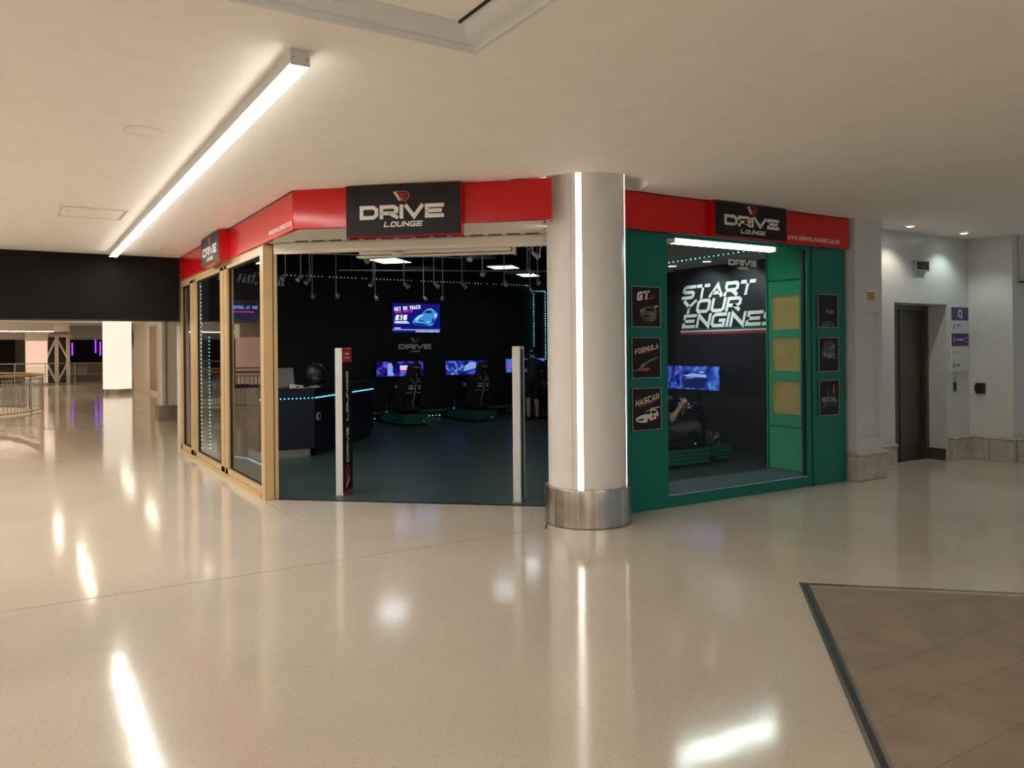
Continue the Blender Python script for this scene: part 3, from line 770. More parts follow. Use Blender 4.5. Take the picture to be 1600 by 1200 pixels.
# ================================================================== ROLLER SHUTTER BOX OVER THE ENTRANCE
t = thing('shutter_housing', 'cream roller shutter housing across the head of the entrance', 'shutter', (2.403, 8.64, 0), RZE)
EL = ent_len
MB().bevel_box(0.0, EL + .04, -0.10, 0.12, 2.672, 2.774, .015).build('housing', 'cream_paint', t)
MB().box(0.0, EL + .02, -0.085, -0.065, 2.655, 2.674).build('bottom_lip', 'cream_paint', t)
MB().box(0.03, 0.12, -0.103, -0.10, 2.688, 2.708).build('warning_sticker', 'paper', t)
t = thing('air_curtain', 'long slim cream air curtain hung below the shutter housing', 'air curtain', (2.403, 8.64, 0), RZE)
MB().bevel_box(0.94, 2.58, -0.03, 0.10, 2.625, 2.668, .012).build('casing', 'cream_paint', t)
MB().bevel_box(0.90, 2.60, -0.01, 0.09, 2.597, 2.618, .008).build('outlet_rail', 'cream_paint', t)
MB().box(0.95, 2.55, 0.0, 0.08, 2.616, 2.628).build('outlet_gap', 'dark_gap', t)
MB().lathe([(0.0005, 2.60), (0.055, 2.60), (0.062, 2.61), (0.062, 2.635), (0.05, 2.645)], 20, (1.37, -0.03)).build('sensor', 'white_plastic', t)
MB().box(2.595, 2.615, -0.02, 0.10, 2.59, 2.668).build('end_bracket', 'cream_paint', t)

# ================================================================== GREEN DISPLAY FRONT (window_2)
w2 = struct('window_2', 'green panelled display window of the shop')
GY = 5.93
MB().bevel_box(4.93, 5.55, GY, GY + .07, 0, 2.762, .004).build('side_panel', 'green', w2)
MB().bevel_box(7.80, 8.412, GY, GY + .07, 0, 2.762, .004).build('side_panel', 'green', w2)
MB().box(7.775, 7.80, GY + .012, GY + .07, 0, 2.762).build('panel_gap', 'dark_gap', w2)
MB().bevel_box(7.715, 7.775, GY, GY + .07, 0.0, 2.762, .004).build('jamb', 'green', w2)
MB().box(7.690, 7.715, GY + .03, GY + .07, 0.12, 2.72).build('glass_channel', 'dark_gap', w2)
MB().bevel_box(5.55, 7.715, GY, GY + .07, 0.0, 0.115, .004).build('plinth', 'green', w2)
MB().box(5.55, 7.715, GY + .004, GY + .07, 2.725, 2.762).build('head', 'green', w2)
MB().box(5.55, 7.715, GY + .006, GY + .03, 0.115, 0.124).build('sill_bead', 'steel', w2)
MB().box(5.55, 7.70, GY + .035, GY + .045, 0.122, 2.728).build('glass_pane', 'glass_clear', w2)
for x in (7.785, 7.815): MB().cyl((x, GY - .004, .02), (x, GY + .01, .02), .012, n=8).build('fixing', 'dark_gap', w2)
lg = struct('trim_5', 'white vinyl lettering on the display window glass', (6.69, GY + .034, 0), 0)
m = MB(); text(m, 'DRIVE', 0, 2.492, .063, t=.27, gap=.1, y=0, d=.001, width=.44); m.build('lettering', 'mint_white', lg)
m = MB(); text(m, 'LOUNGE', 0, 2.455, .024, t=.24, gap=.16, y=0, d=.001, width=.16); m.build('lettering', 'mint_white', lg)

t = thing('display_platform', 'low blue grey platform behind the display window glass', 'platform', (5.5, 5.98, 0))
MB().box(0, 2.44, 0.02, .61, 0.0, .112).build('deck', 'display_blue', t)
MB().box(0, 2.44, .60, .615, .100, .118).build('edge_trim', 'steel', t)

t = thing('display_side_unit', 'bright green return panel with three yellow lit openings inside the display window', 'panel', (7.92, 0, 0))
Y0, Y1 = 6.04, 6.68
def gp(name, y0, y1, z0, z1, m='green_bright', x0=0.0, x1=.05): return MB().bevel_box(x0, x1, y0, y1, z0, z1, .003).build(name, m, t)
gp('upper_panel', Y0, Y1, 2.425, 3.2)
gp('lower_panel', Y0, Y1, 0.115, 0.632)
gp('stile', Y0, 6.205, .64, 2.415); gp('stile', 6.605, Y1, .64, 2.415)
for z0, z1 in ((.64, .79), (1.19, 1.315), (1.722, 1.822), (2.232, 2.415)): gp('rail', 6.205, 6.605, z0, z1)
for z0, z1 in ((.79, 1.19), (1.315, 1.722), (1.822, 2.232)):
    p = MB().box(.022, .034, 6.205, 6.605, z0, z1).build('pane', 'yellow_pane', t)
    m = MB(); m.box(.008, .022, 6.205, 6.217, z0, z1); m.box(.008, .022, 6.593, 6.605, z0, z1); m.box(.008, .022, 6.205, 6.605, z0, z0 + .012); m.box(.008, .022, 6.205, 6.605, z1 - .012, z1)
    m.build('pane_bead', 'yellow_pane', p)
gp('corner_post', 6.66, 6.70, .115, 3.2, 'green_bright', .0, .06)
MB().box(.04, .06, Y0, Y1, .115, 3.2).build('backing', 'dark_gap', t)
MB().box(-.003, .0, 6.36, 6.42, 2.505, 2.515).build('catch', 'steel', t)

t = thing('tube_light', 'bright fluorescent tube light at the top of the display window', 'light', (5.76, 6.12, 2.70))
MB().box(0, 1.60, -.05, .05, .05, .10).build('batten', 'white_plastic', t)
for yy in (-.034, .034): MB().cyl((.03, yy, .02), (1.57, yy, .02), .020, n=12).build('tube', 'tube_glow', t)
for x in (0.0, 1.57): MB().box(x, x + .03, -.058, .058, -.004, .06).build('lamp_holder', 'white_plastic', t)
for x in (.2, 1.4): MB().cyl((x, 0, .10), (x, 0, .70), .004, n=6).build('hanger', 'grey_metal', t)

# ---- posters
def poster(label, x0, z0, W, H, art):
    t = thing('poster', label, 'poster', (x0, GY, z0), 0, 'framed posters on the green panels')
    MB().bevel_box(0, W, -.012, 0, 0, H, .003).build('backing', 'black_plastic', t)
    m = MB()
    for a in ((0, .008, 0, H), (W - .008, W, 0, H), (.008, W - .008, 0, .006), (.008, W - .008, H - .006, H)): m.box(a[0], a[1], -.018, -.011, a[2], a[3])
    m.build('frame', 'grey_metal', t)
    MB().box(.008, W - .008, -.0135, -.012, .006, H - .006).build('sheet', 'sign_black', t)
    art(t, W, H)
def word(t, s, x, z, h, wd, m='sign_white', rot=0.0, shear=0.0, tk=.18, align='l'):
    b = MB(); text(b, s, x, z, h, t=tk, gap=.14, y=-.0135, d=.0012, width=wd, rot=rot, shear=shear, align=align); b.build('lettering', m, t)
def flat(t, name, polys, m, W, H, y=-.0135, d=.001):
    b = MB()
    for p in polys: b.xz([(u * W, v * H) for u, v in p], y - d, y)
    b.build(name, m, t)
def gt(t, W, H):
    word(t, 'GT', .07, .255, .085, .16, rot=.14, shear=.25, tk=.28)
    word(t, 'CLASSIC', .17, .262, .018, .14, 'sign_red', rot=.22)
    flat(t, 'picture', [[(.28, .38), (.36, .46), (.48, .50), (.62, .52), (.80, .50), (.88, .42), (.86, .22), (.78, .15), (.55, .13), (.42, .16), (.34, .24)]], 'poster_gold', W, H)
    flat(t, 'picture_detail', [[(.45, .43), (.60, .47), (.80, .45), (.76, .40), (.52, .39)], [(.40, .30), (.62, .28), (.62, .24), (.42, .25)], [(.42, .20), (.60, .19), (.60, .16), (.44, .17)]], 'sign_black', W, H, -.0145)
    flat(t, 'headlamp', [[(.78, .52), (.92, .54), (.92, .51), (.80, .49)], [(.30, .40), (.36, .43), (.37, .38)]], 'sign_white', W, H, -.0145)
def formula(t, W, H):
    word(t, 'FORMULA', .045, .232, .05, .31, rot=.20, shear=.2)
    word(t, 'RACING', .15, .238, .016, .14, 'sign_red', rot=.24)
    flat(t, 'picture', [[(.20, .20), (.34, .33), (.60, .44), (.90, .52), (.92, .50), (.62, .41), (.40, .28), (.30, .20)], [(.02, .215), (.55, .19), (.55, .175), (.02, .20)]], 'poster_grey', W, H)
    flat(t, 'picture_detail', [[(.34, .24), (.58, .26), (.62, .21), (.50, .18), (.36, .19)]], 'sign_red', W, H, -.0146, .0006)
def stock(t, W, H):
    word(t, 'NASCAR', .05, .235, .058, .31, rot=.22, shear=.2)
    word(t, 'CHAMPION', .10, .222, .018, .20, 'sign_red', rot=.24)
    flat(t, 'picture', [[(.12, .24), (.14, .30), (.30, .355), (.40, .37), (.50, .465), (.66, .49), (.80, .485), (.88, .42), (.91, .33), (.87, .27), (.70, .235), (.45, .18), (.25, .19)], [(.62, .515), (.94, .545), (.95, .52), (.64, .49)]], 'sign_white', W, H)
    def disc(u, v, r): return [(u + r * cos(2 * pi * k / 12) * .8, v + r * sin(2 * pi * k / 12)) for k in range(12)]
    flat(t, 'picture_detail', [[(.40, .375), (.50, .45), (.63, .465), (.60, .375)], [(.64, .375), (.67, .465), (.79, .455), (.84, .40)], [(.16, .255), (.34, .285), (.44, .262), (.28, .225)], disc(.56, .225, .055), disc(.85, .285, .045)], 'sign_black', W, H, -.0145)
    flat(t, 'picture_number', [[(.66, .27), (.66, .34), (.76, .355), (.76, .285)]], 'sign_red', W, H, -.0145)
def fun(t, W, H):
    word(t, 'FUN', W * .60, .165, .042, .135, 'letter_grey', align='c', tk=.2)
    flat(t, 'picture', [[(.1, .05), (.3, .02), (.9, .06), (.6, .2), (.3, .18)]], 'poster_teal', W, H, d=.0005)
def fast(t, W, H):
    flat(t, 'picture', [[(.2, .55), (.3, .85), (.6, .92), (.85, .8), (.8, .6), (.6, .5), (.9, .42), (.8, .35), (.4, .40), (.15, .5)]], 'poster_teal', W, H)
    flat(t, 'picture_detail', [[(.58, .72), (.72, .80), (.78, .74), (.66, .68)]], 'shutter_brown', W, H, -.0145)
    word(t, 'FAST', W * .53, .165, .05, .20, 'letter_grey', align='c', tk=.2)
def social(t, W, H):
    flat(t, 'picture', [[(.40, .55), (.44, .78), (.50, .78), (.48, .55)], [(.16, .2), (.22, .42), (.9, .44), (.86, .22), (.5, .3)]], 'poster_teal', W, H)
    flat(t, 'picture_detail', [[(.66, .62), (.70, .86), (.76, .86), (.78, .6)]], 'sign_red', W, H, -.0145)
    word(t, 'SOCIAL', W * .53, .165, .05, .28, 'letter_grey', align='c', tk=.2)
poster('dark poster of a gold sports car with big slanted two letter title', 5.065, 1.815, .378, .40, gt)
poster('dark poster of an open wheel racing car, middle of the three beside the column', 5.063, 1.312, .378, .40, formula)
poster('dark poster of a white stock car with slanted title and red subtitle', 5.063, .80, .380, .415, stock)
poster('near black poster, topmost of the three beside the white pillar', 7.878, 1.830, .375, .392, fun)
poster('dark poster with blurred teal picture and four letter word near the pillar', 7.888, 1.315, .373, .40, fast)
poster('dark poster with six letter word, lowest of the three beside the pillar', 7.892, .80, .373, .415, social)

# ================================================================== LIFT LOBBY FITTINGS
t = thing('floor_directory', 'tall white and purple floor directory sign beside the lift', 'sign', (11.12, 6.18, 1.24))
W, H = .43, .908
MB().bevel_box(0, W, -.02, 0, 0, H, .003).build('board', 'mint_white', t)
MB().box(.0, W, -.024, -.02, .725, H).build('header_band', 'purple', t)
MB().box(.0, W, -.024, -.02, .36, .54).build('floor_band', 'purple', t)
m = MB(); text(m, 'Q', W * .5, .765, .11, t=.2, y=-.024, d=.003, width=.10); m.build('emblem', 'mint_white', t)
for s_, z, mm, hh in (('3', .60, 'print_dark', .06), ('2', .42, 'mint_white', .06), ('1', .235, 'print_dark', .06), ('0', .06, 'print_dark', .06)):
    m = MB(); text(m, s_, .06, z, hh, t=.16, y=-.024 if s_ == '2' else -.02, d=.002, width=.035); m.build('numeral', mm, t)
for x0, x1, z, hh, mm, yy in ((.14, .23, .645, .018, 'print_dark', -.02), (.11, .26, .615, .01, 'grey_metal', -.02), (.11, .30, .44, .022, 'mint_white', -.024), (.33, .40, .47, .008, 'mint_white', -.024), (.33, .40, .42, .008, 'mint_white', -.024), (.11, .18, .26, .012, 'grey_metal', -.02), (.11, .22, .082, .02, 'print_dark', -.02)):
    MB().box(x0, x1, yy - .001, yy, z, z + hh).build('print_line', mm, t)
t = thing('call_button_plate', 'slim steel lift call plate below the directory sign', 'lift button', (11.165, 6.18, .955))
MB().bevel_box(0, .095, -.008, 0, 0, .265, .003).build('plate', 'steel', t)
MB().box(.02, .075, -.010, -.008, .02, .14).build('insert', 'black_plastic', t)
MB().cyl((.047, -.014, .19), (.047, -.006, .19), .018, n=14).build('button', 'grey_metal', t)
t = thing('lift_indicator', 'small steel framed lift position display above the lift doors', 'display', (10.21, 6.18, 2.617))
m = MB()
for a in ((0, .33, 0, .018), (0, .33, .125, .143), (0, .03, .018, .125), (.31, .33, .018, .125)): m.box(a[0], a[1], -.05, 0, a[2], a[3])
m.build('frame', 'steel', t)
MB().box(.03, .31, -.03, 0, .018, .125).build('screen', 'black_plastic', t)
t = thing('wall_plaque', 'small brass plaque high on the white pillar', 'plaque', (8.70, 5.83, 2.167))
MB().bevel_box(0, .12, -.012, 0, 0, .105, .004).build('plate', 'brass', t)
m = MB()
for x in (.012, .108):
    for z in (.012, .093): m.cyl((x, -.015, z), (x, -.01, z), .005, n=8)
m.build('screw', 'grey_metal', t)
t = thing('door_hold_unit', 'small black box fixed low on the white wall right of the lift', 'box', (11.60, 6.01, .925), -pi / 2)
MB().bevel_box(-.055, .06, -.06, 0, 0, .15, .008).build('body', 'black_plastic', t)
MB().bevel_box(-.075, -.055, -.045, -.01, .03, .12, .004).build('side_cap', 'black_plastic', t)
t = thing('shutter_box', 'dark shutter box high on the wall at the picture edge', 'shutter', (12.02, 5.58, 2.49))
MB().bevel_box(0, 1.6, -.10, 0, 0, .63, .02).build('box', 'banner', t)
MB().box(-.26, 0, -.02, 0, 0, .63).build('side_plate', 'pillar_white', t)
MB().box(-.26, 1.6, -.06, 0, -.02, 0).build('lower_trim', 'print_dark', t)

# ================================================================== FLOOR MAT WELL
mt = struct('floor_mat', 'brown vinyl tiled mat well with steel edging set into the floor')
P0 = (4.478, 3.530); e1 = Vector((0.731, -0.682)); e2 = Vector((-0.7127, -0.7015))
inner = [(P0[0] + e1.x * a + e2.x * b, P0[1] + e1.y * a + e2.y * b) for a, b in ((.05, .065), (4.2, .065), (4.2, 4.2), (.05, 4.2))]
MB().prism(inner, 0.0, 0.003).build('mat_base', 'mat_joint', mt)
def clip_poly(poly):
    c = inner if sum(inner[i][0] * inner[(i + 1) % 4][1] - inner[(i + 1) % 4][0] * inner[i][1] for i in range(4)) > 0 else inner[::-1]
    for i in range(4):
        poly = clip(poly, c[i], c[(i + 1) % 4])
        if len(poly) < 3: return None
    return poly
TS = 0.34
for i in range(-2, 22):
    for j in range(-14, 14):
        x, y = 0.36 + i * TS, 2.04 + j * TS
        q = clip_poly([(x + .0006, y + .0013), (x + TS - .0006, y + .0013), (x + TS - .0006, y + TS - .0013), (x + .0006, y + TS - .0013)])
        if q and y > -1.6: MB().prism(q, .003, .0055).build('vinyl_tile', 'mat_tile', mt)
def edge_strip(a, b, o0, o1, h, m, name):
    # strip along edge a->b between inward offsets o0 and o1
    a = Vector(a); b = Vector(b); d = (b - a).normalized(); n = Vector((-d.y, d.x))
    c = Vector((sum(p[0] for p in inner) / 4, sum(p[1] for p in inner) / 4))
    if (c - a).dot(n) < 0: n = -n
    MB().prism([tuple(a + n * o0), tuple(b + n * o0), tuple(b + n * o1), tuple(a + n * o1)], 0, h).build(name, m, mt)
A = Vector(P0); B = A + e1 * 4.2; D_ = A + e2 * 4.2
edge_strip(A, D_, 0.0, .020, .010, 'steel', 'edge_trim'); edge_strip(A, D_, .020, .050, .004, 'print_dark', 'edge_insert'); edge_strip(A, D_, .050, .062, .010, 'steel', 'edge_trim')
edge_strip(A, B, 0.0, .010, .008, 'steel', 'edge_trim'); edge_strip(A, B, .010, .030, .004, 'print_dark', 'edge_insert'); edge_strip(A, B, .030, .040, .008, 'steel', 'edge_trim')

# ================================================================== SECURITY GATES AT THE ENTRANCE
n_in = Vector((-math.sin(RZE), math.cos(RZE), 0))
def gate(label, loc, printed):
    t = thing('security_gate', label, 'security gate', loc, RZE, 'security gates at the shop entrance')
    W, D, H = .082, .29, 1.64
    m = MB()
    m.bevel_box(0, W, 0, .05, 0, H, .006); m.bevel_box(0, W, D - .03, D, 0, H, .006); m.box(.004, W - .004, .05, D - .03, H - .03, H - .002); m.box(.004, W - .004, .05, D - .03, 0, .02)
    m.build('frame', 'white_plastic', t)
    if printed:
        MB().box(.01, W - .003, .045, D - .025, .018, H - .028).build('panel', 'sign_black', t)
        MB().box(W - .004, W + .0025, .004, D, H - .16, H - .004).build('header', 'sign_red', t)
        MB().box(W - .004, W + .001, .004, D, .045, H - .16).build('side_print', 'sign_black', t)
        MB().box(W - .004, W + .0025, .004, D, .004, .045).build('footer', 'sign_red', t)
        # lettering runs up the face that looks along +x of the gate
        s = bpy.data.objects.new('side_graphics', None); C.objects.link(s); s.parent = t; s.location = (W + .0012, .145, 0); s.rotation_euler = (0, 0, pi / 2)
        m = MB(); text(m, 'DRIVE LOUNGE', 0, 0, .062, t=.24, gap=.12, y=0, d=.002, width=1.02, align='l')
        m.v = [(-z + .03, y, x + .36) for x, y, z in m.v]; m.build('lettering', 'sign_white', s)
        a = MB(); b = MB(); logo(a, b, 0, 0, .26, .12, 0, .002)
        for mm in (a, b): mm.v = [(-z + .06, y, x + .20) for x, y, z in mm.v]
        a.build('emblem', 'sign_white', s); b.build('emblem_loop', 'sign_red', s)
        m = MB()
        for z, x0, x1 in ((H - .078, -.06, .06), (H - .12, -.08, .085)):
            for q in range(5): m.box(x0 + (x1 - x0) * q / 5, x0 + (x1 - x0) * (q + .75) / 5, -.003, -.0014, z, z + .022)
        m.build('header_print', 'sign_white', s)
    else:
        MB().box(.003, W - .003, .05, D - .03, .02, H - .03).build('glass_panel', 'glass_green', t)
        MB().box(.010, W - .010, .05, D - .03, .02, H - .03).build('antenna_panel', 'display_blue', t)
    MB().bevel_box(-.008, W + .008, -.008, D + .008, 0.003, .012, .002).build('foot_plate', 'grey_metal', t)
gate('white edged security gate with black printed side panel beside the tan post', (2.983, 8.488, 0), True)
gate('white edged security gate with dark glass side panel beside the column', (4.387, 7.027, 0), False)

# ================================================================== SHOP INTERIOR
# ---- wall TV with the price advert
t = thing('wall_tv', 'wall mounted screen advertising a race price with a blue sports car', 'screen', (7.36, 17.05, 2.03))
W, H = 1.22, .685
MB().bevel_box(-.01, W + .01, -.06, 0, -.01, H + .01, .006).build('casing', 'black_plastic', t)
MB().box(0, W, -.062, -.06, 0, H).build('screen', 'tv_blue', t)
def tvw(s, x, z, h, wd, m, rot=0.0, shear=0.0, tk=.21):
    b = MB(); text(b, s, x, z, h, t=tk, gap=.12, y=-.062, d=.002, width=wd, align='l', rot=rot, shear=shear); b.build('lettering', m, t)
tvw('GET ON TRACK', .05, .50, .085, .67, 'tv_text', rot=.10); tvw('AND RACE', .06, .445, .06, .45, 'tv_pink', rot=.08)
tvw('£16', .06, .29, .125, .30, 'tv_text', shear=.1, tk=.3)
for z, x1 in ((.245, .38), (.215, .42)): MB().box(.05, x1, -.064, -.062, z, z + .022).build('small_print', 'tv_text', t)
MB().box(.05, .20, -.064, -.062, .095, .115).build('small_print', 'tv_text', t)
MB().box(0, W, -.064, -.062, .055, .08).build('banner_line', 'tv_bar', t)
tvw('WWW.DRIVELOUNGE.CO.UK', .58, .012, .035, .62, 'tv_text')
def scr(name, polys, m, y=-.062, d=.002):
    b = MB()
    for p in polys: b.xz(p, y - d, y)
    b.build(name, m, t)
scr('car_picture', [[(.50, .24), (.54, .32), (.64, .40), (.76, .45), (.84, .54), (.98, .57), (1.08, .53), (1.16, .46), (1.15, .38), (1.08, .28), (1.02, .17), (.92, .16), (.72, .17), (.56, .19)]], 'tv_car')
scr('car_detail', [[(.82, .46), (.86, .52), (.98, .53), (1.02, .47)], [(.54, .24), (.64, .22), (.86, .20), (.90, .17), (.70, .175), (.55, .20)], [(1.00, .22), (1.03, .34), (1.07, .34), (1.06, .26)], [(.68, .30), (.80, .28), (.80, .26), (.68, .28)]], 'tv_car_dark', -.064)
scr('car_highlight', [[(.56, .31), (.66, .39), (.76, .43), (.80, .43), (.68, .35), (.60, .29)], [(.84, .545), (.98, .575), (1.08, .535), (.98, .56)], [(1.08, .44), (1.14, .46), (1.12, .36), (1.07, .38)], [(.58, .27), (.64, .27), (.63, .25), (.57, .255)], [(.86, .25), (.94, .27), (.94, .25), (.87, .235)]], 'tv_car_light', -.0645)

# ---- logo on the back wall below the TV
lg = struct('trim_6', 'grey wall lettering with small emblem under the wall screen', (7.95, 17.048, 0))
m = MB(); text(m, 'DRIVE', 0, 1.645, .115, t=.28, gap=.1, y=0, d=.01, width=.84); m.build('lettering', 'dim_glow_text', lg)
m = MB(); text(m, 'LOUNGE', 0, 1.575, .032, t=.24, gap=.16, y=0, d=.008, width=.24); m.build('lettering', 'dim_glow_text', lg)
a = MB(); b = MB(); logo(a, b, 0, 1.80, .20, .11, 0, .008); a.build('emblem', 'dim_glow_text', lg); b.build('emblem_loop', 'sign_red', lg)
lg = struct('trim_7', 'grey slogan lettering high on the shop back wall', (3.50, 17.048, 0))
m = MB(); text(m, 'FUN, FAST, SOCIAL', 0, 3.10, .17, t=.2, gap=.14, shear=.2, y=0, d=.006, width=1.38, align='l', rot=-.06); m.build('lettering', 'dim_glow_text', lg)

# ---- ultra wide game screens along the back wall
def wide_screen(label, x0, z0, W, H, smat, extra=None, loc_y=16.98, rz=0.0, loc=None):
    t = thing('ultrawide_screen', label, 'screen', loc or (x0, loc_y, z0), rz, 'ultra wide racing screens')
    n = 12; bow = .05
    def arc(off): return [(W * i / n, -bow * (2 * i / n - 1) ** 2 + off) for i in range(n + 1)]
    f = arc(-.04); bk = arc(-.004)
    poly = f + bk[::-1]
    m = MB(); m.prism(poly, -.012, H + .012); m.build('casing', 'black_plastic', t)
    m = MB(); fr = arc(-.043); m.ring([[(x, y, 0) for x, y in fr], [(x, y, H) for x, y in fr]], close=False, cap=False); m.build('screen', smat, t)
    MB().box(W / 2 - .12, W / 2 + .12, -.02, .07, H * .3, H * .7).build('mount', 'black_plastic', t)
    if extra: extra(t, W, H)
    return t
def ad(t, W, H):
    m = MB()
    for i, (z, x1) in enumerate(((.22, .86), (.185, .84), (.15, .80))): m.box(.60, x1, -.052, -.047, z, z + .024)
    m.build('screen_text', 'tv_text', t)
    MB().box(.60, .85, -.052, -.047, .115, .135).build('screen_text_pink', 'tv_pink', t)
    m = MB(); m.xz([(.26, .02), (.28, .10), (.24, .20), (.30, .30), (.38, .31), (.42, .22), (.40, .12), (.46, .02)], -.056, -.05); m.build('screen_figure', 'tv_bar', t)
wide_screen('ultra wide screen with purple figure behind the simulator seat nearest the counter', 6.91, 1.018, 1.17, .34, 'screen_purple', ad)
def trk(t, W, H):
    m = MB(); m.xz([(.50, .08), (.56, .22), (.70, .30), (1.10, .29), (1.05, .20), (.80, .14)], -.054, -.048); m.xz([(.02, .05), (.30, .12), (.36, .20), (.30, .09)], -.06, -.05); m.build('screen_track_shapes', 'tv_bar', t)
wide_screen('ultra wide screen showing a blue race track behind the middle simulator seat', 8.67, 1.018, 1.16, .335, 'screen_track', trk)
wide_screen('ultra wide screen with cyan and purple picture partly behind the dark glass gate', 10.36, 1.04, 1.17, .34, 'screen_cyan')

t = thing('wall_screen', 'dim purple information screen on the back wall seen through the side glazing', 'screen', (3.72, 17.05, 2.24))
MB().bevel_box(-.01, .80, -.05, 0, -.01, .46, .005).build('casing', 'black_plastic', t)
MB().box(0, .79, -.053, -.05, 0, .45).build('screen', 'screen_refuel', t)
m = MB(); text(m, 'REFUEL AT THE', .06, .27, .065, t=.24, gap=.14, y=-.053, d=.002, width=.52, align='l'); m.build('lettering', 'tv_bar', t)
MB().box(.06, .50, -.055, -.053, .19, .225).build('screen_text', 'led_pink', t)

# ---- LED dot strips
def led_strip(label, pts, step, m, r=.008, tape='black_plastic', group='LED dot strips'):
    t = thing('led_strip', label, 'led strip', (0, 0, 0), 0, group)
    tp = MB(); dots = MB()
    for a, b in zip(pts, pts[1:]):
        a = Vector(a); b = Vector(b); L = (b - a).length; n = max(1, int(L / step))
        tp.cyl(a, b, .004, n=4)
        for i in range(n):
            p = a.lerp(b, (i + .5) / n)
            if m == 'led_dim' and random.random() < .12: continue
            dots.ball(p, r * random.uniform(.8, 1.15), 6, 4)
    tp.build('tape', tape, t); dots.build('diodes', m, t, kind='stuff')
led_strip('row of dim white LED dots along the top of the shop back wall', [(4.2, 17.0, 3.255), (11.15, 17.0, 3.25)], .085, 'led_dim', .014)
led_strip('cyan LED dots outlining a tall panel on the back wall', [(11.0, 16.98, 3.26), (11.18, 16.98, 3.22), (11.20, 16.98, 3.11), (11.63, 16.98, 3.12), (11.63, 16.98, 1.2), (11.27, 16.98, 1.25), (11.27, 16.98, 3.11)], .06, 'led_cyan', .013)
led_strip('cyan LED dots running along the top of the navy wall', [(9.27, 9.9, 3.04), (9.27, 7.0, 3.06)], .10, 'led_cyan', .012)
led_strip('vertical LED dot strip inside the glazing next to the far mullion', [(2.325, 12.485, 0.15), (2.325, 12.485, 2.62)], .06, 'led_cyan', .011)
led_strip('shorter vertical LED dot strip deeper behind the far glass pane', [(2.66, 13.60, 0.01), (2.66, 13.60, 1.88)], .06, 'led_cyan', .012)
led_strip('short vertical LED dot strip beside the tan corner post', [(2.36, 9.06, .30), (2.36, 9.06, 1.03)], .06, 'led_cyan', .008)
led_strip('low LED dots along the skirting behind the simulators', [(6.55, 17.0, .06), (6.95, 17.0, .06)], .08, 'led_cyan', .014)
led_strip('low LED dots on the skirting between the two simulators', [(8.15, 17.0, .06), (8.6, 17.0, .06)], .08, 'led_cyan', .014)
led_strip('low LED dots on the skirting right of the middle simulator', [(9.85, 17.0, .06), (10.15, 17.0, .06)], .08, 'led_cyan', .014)
led_strip('low LED dots along the floor behind the counter', [(2.70, 12.95, .01), (2.92, 12.2, .01), (2.92, 10.9, .01)], .06, 'led_cyan', .009)

# ---- lit tall panel inside the outlined frame
MBp = MB().bevel_box(11.28, 11.62, 17.0, 17.05, 1.25, 3.10, .004); o = MBp.build('wall_panel', 'shop_navy'); tag(o, 'tall dark panel framed by cyan LED dots', 'panel')

# ---- ceiling light tiles, lit and unlit
def tile(label, c, lit, a=.50, b=.62, rz=R(-47)):
    t = thing('ceiling_light_tile', label, 'ceiling light', (c[0], c[1], 3.30), rz, 'ceiling light tiles in the shop')
    m = MB()
    for q in ((-a / 2, a / 2, -b / 2, -b / 2 + .015), (-a / 2, a / 2, b / 2 - .015, b / 2), (-a / 2, -a / 2 + .015, -b / 2, b / 2), (a / 2 - .015, a / 2, -b / 2, b / 2)): m.box(*q, -.004, .02)
    m.box(-a / 2, a / 2, -b / 2, b / 2, .012, .03); m.build('tray', 'grey_metal', t)
    MB().box(-a / 2 + .015, a / 2 - .015, -b / 2 + .015, b / 2 - .015, 0, .012).build('diffuser', 'panel_glow' if lit else 'tile_off', t)
    m = MB()
    for x in (-.2, .2): m.cyl((x, 0, .03), (x, 0, .10), .004, n=6)
    m.build('hanger', 'grey_metal', t)
emit('added_pendant_glow', (0.9, 1.0, 0.97, 1), 6.0, '#ffffff')
mat('tile_off', (0.30, 0.30, 0.30, 1), 0.6)
tile('lit square ceiling panel nearest the counter', (5.96, 13.86), True, .60, .80)
tile('lit square ceiling panel above the middle simulator', (8.47, 13.87), True, .56, .62)
tile('lit square ceiling panel farthest to the right inside the shop', (9.86, 15.07), True, .42, .70)
tile('unlit ceiling panel just behind the air curtain', (7.12, 12.56), False, .54, .60)
tile('unlit ceiling panel above the wall screen', (7.16, 14.97), False, .52, .60)
tile('unlit ceiling panel beside the farthest lit panel', (9.45, 14.9), False, .42, .56)

# ---- hanging spotlights on rods
ORD = ['first', 'second', 'third', 'fourth', 'fifth', 'sixth', 'seventh', 'eighth', 'ninth', 'tenth', 'eleventh', 'twelfth', 'thirteenth', 'fourteenth', 'fifteenth', 'sixteenth', 'seventeenth', 'eighteenth', 'nineteenth', 'twentieth']
spots = [(3.596, 12.491, 2.80, 200), (3.649, 11.869, 2.72, 215), (4.428, 13.740, 2.60, 260), (3.86, 12.1, 2.70, 200), (4.954, 14.0, 2.63, 270), (3.522, 9.0, 2.71, 300),
         (4.578, 11.289, 2.63, 215), (5.56, 13.623, 2.58, 270), (4.973, 11.042, 2.60, 320), (6.533, 13.605, 2.60, 285), (5.359, 10.80, 2.60, 330), (6.841, 13.412, 2.60, 230),
         (5.96, 11.015, 2.63, 290), (4.616, 8.317, 2.72, 235), (5.487, 9.542, 2.68, 240), (6.525, 10.662, 2.66, 265), (6.562, 10.05, 2.80, 300), (7.691, 11.703, 2.64, 315), (5.248, 7.923, 2.74, 330), (7.25, 10.80, 2.72, 250)]
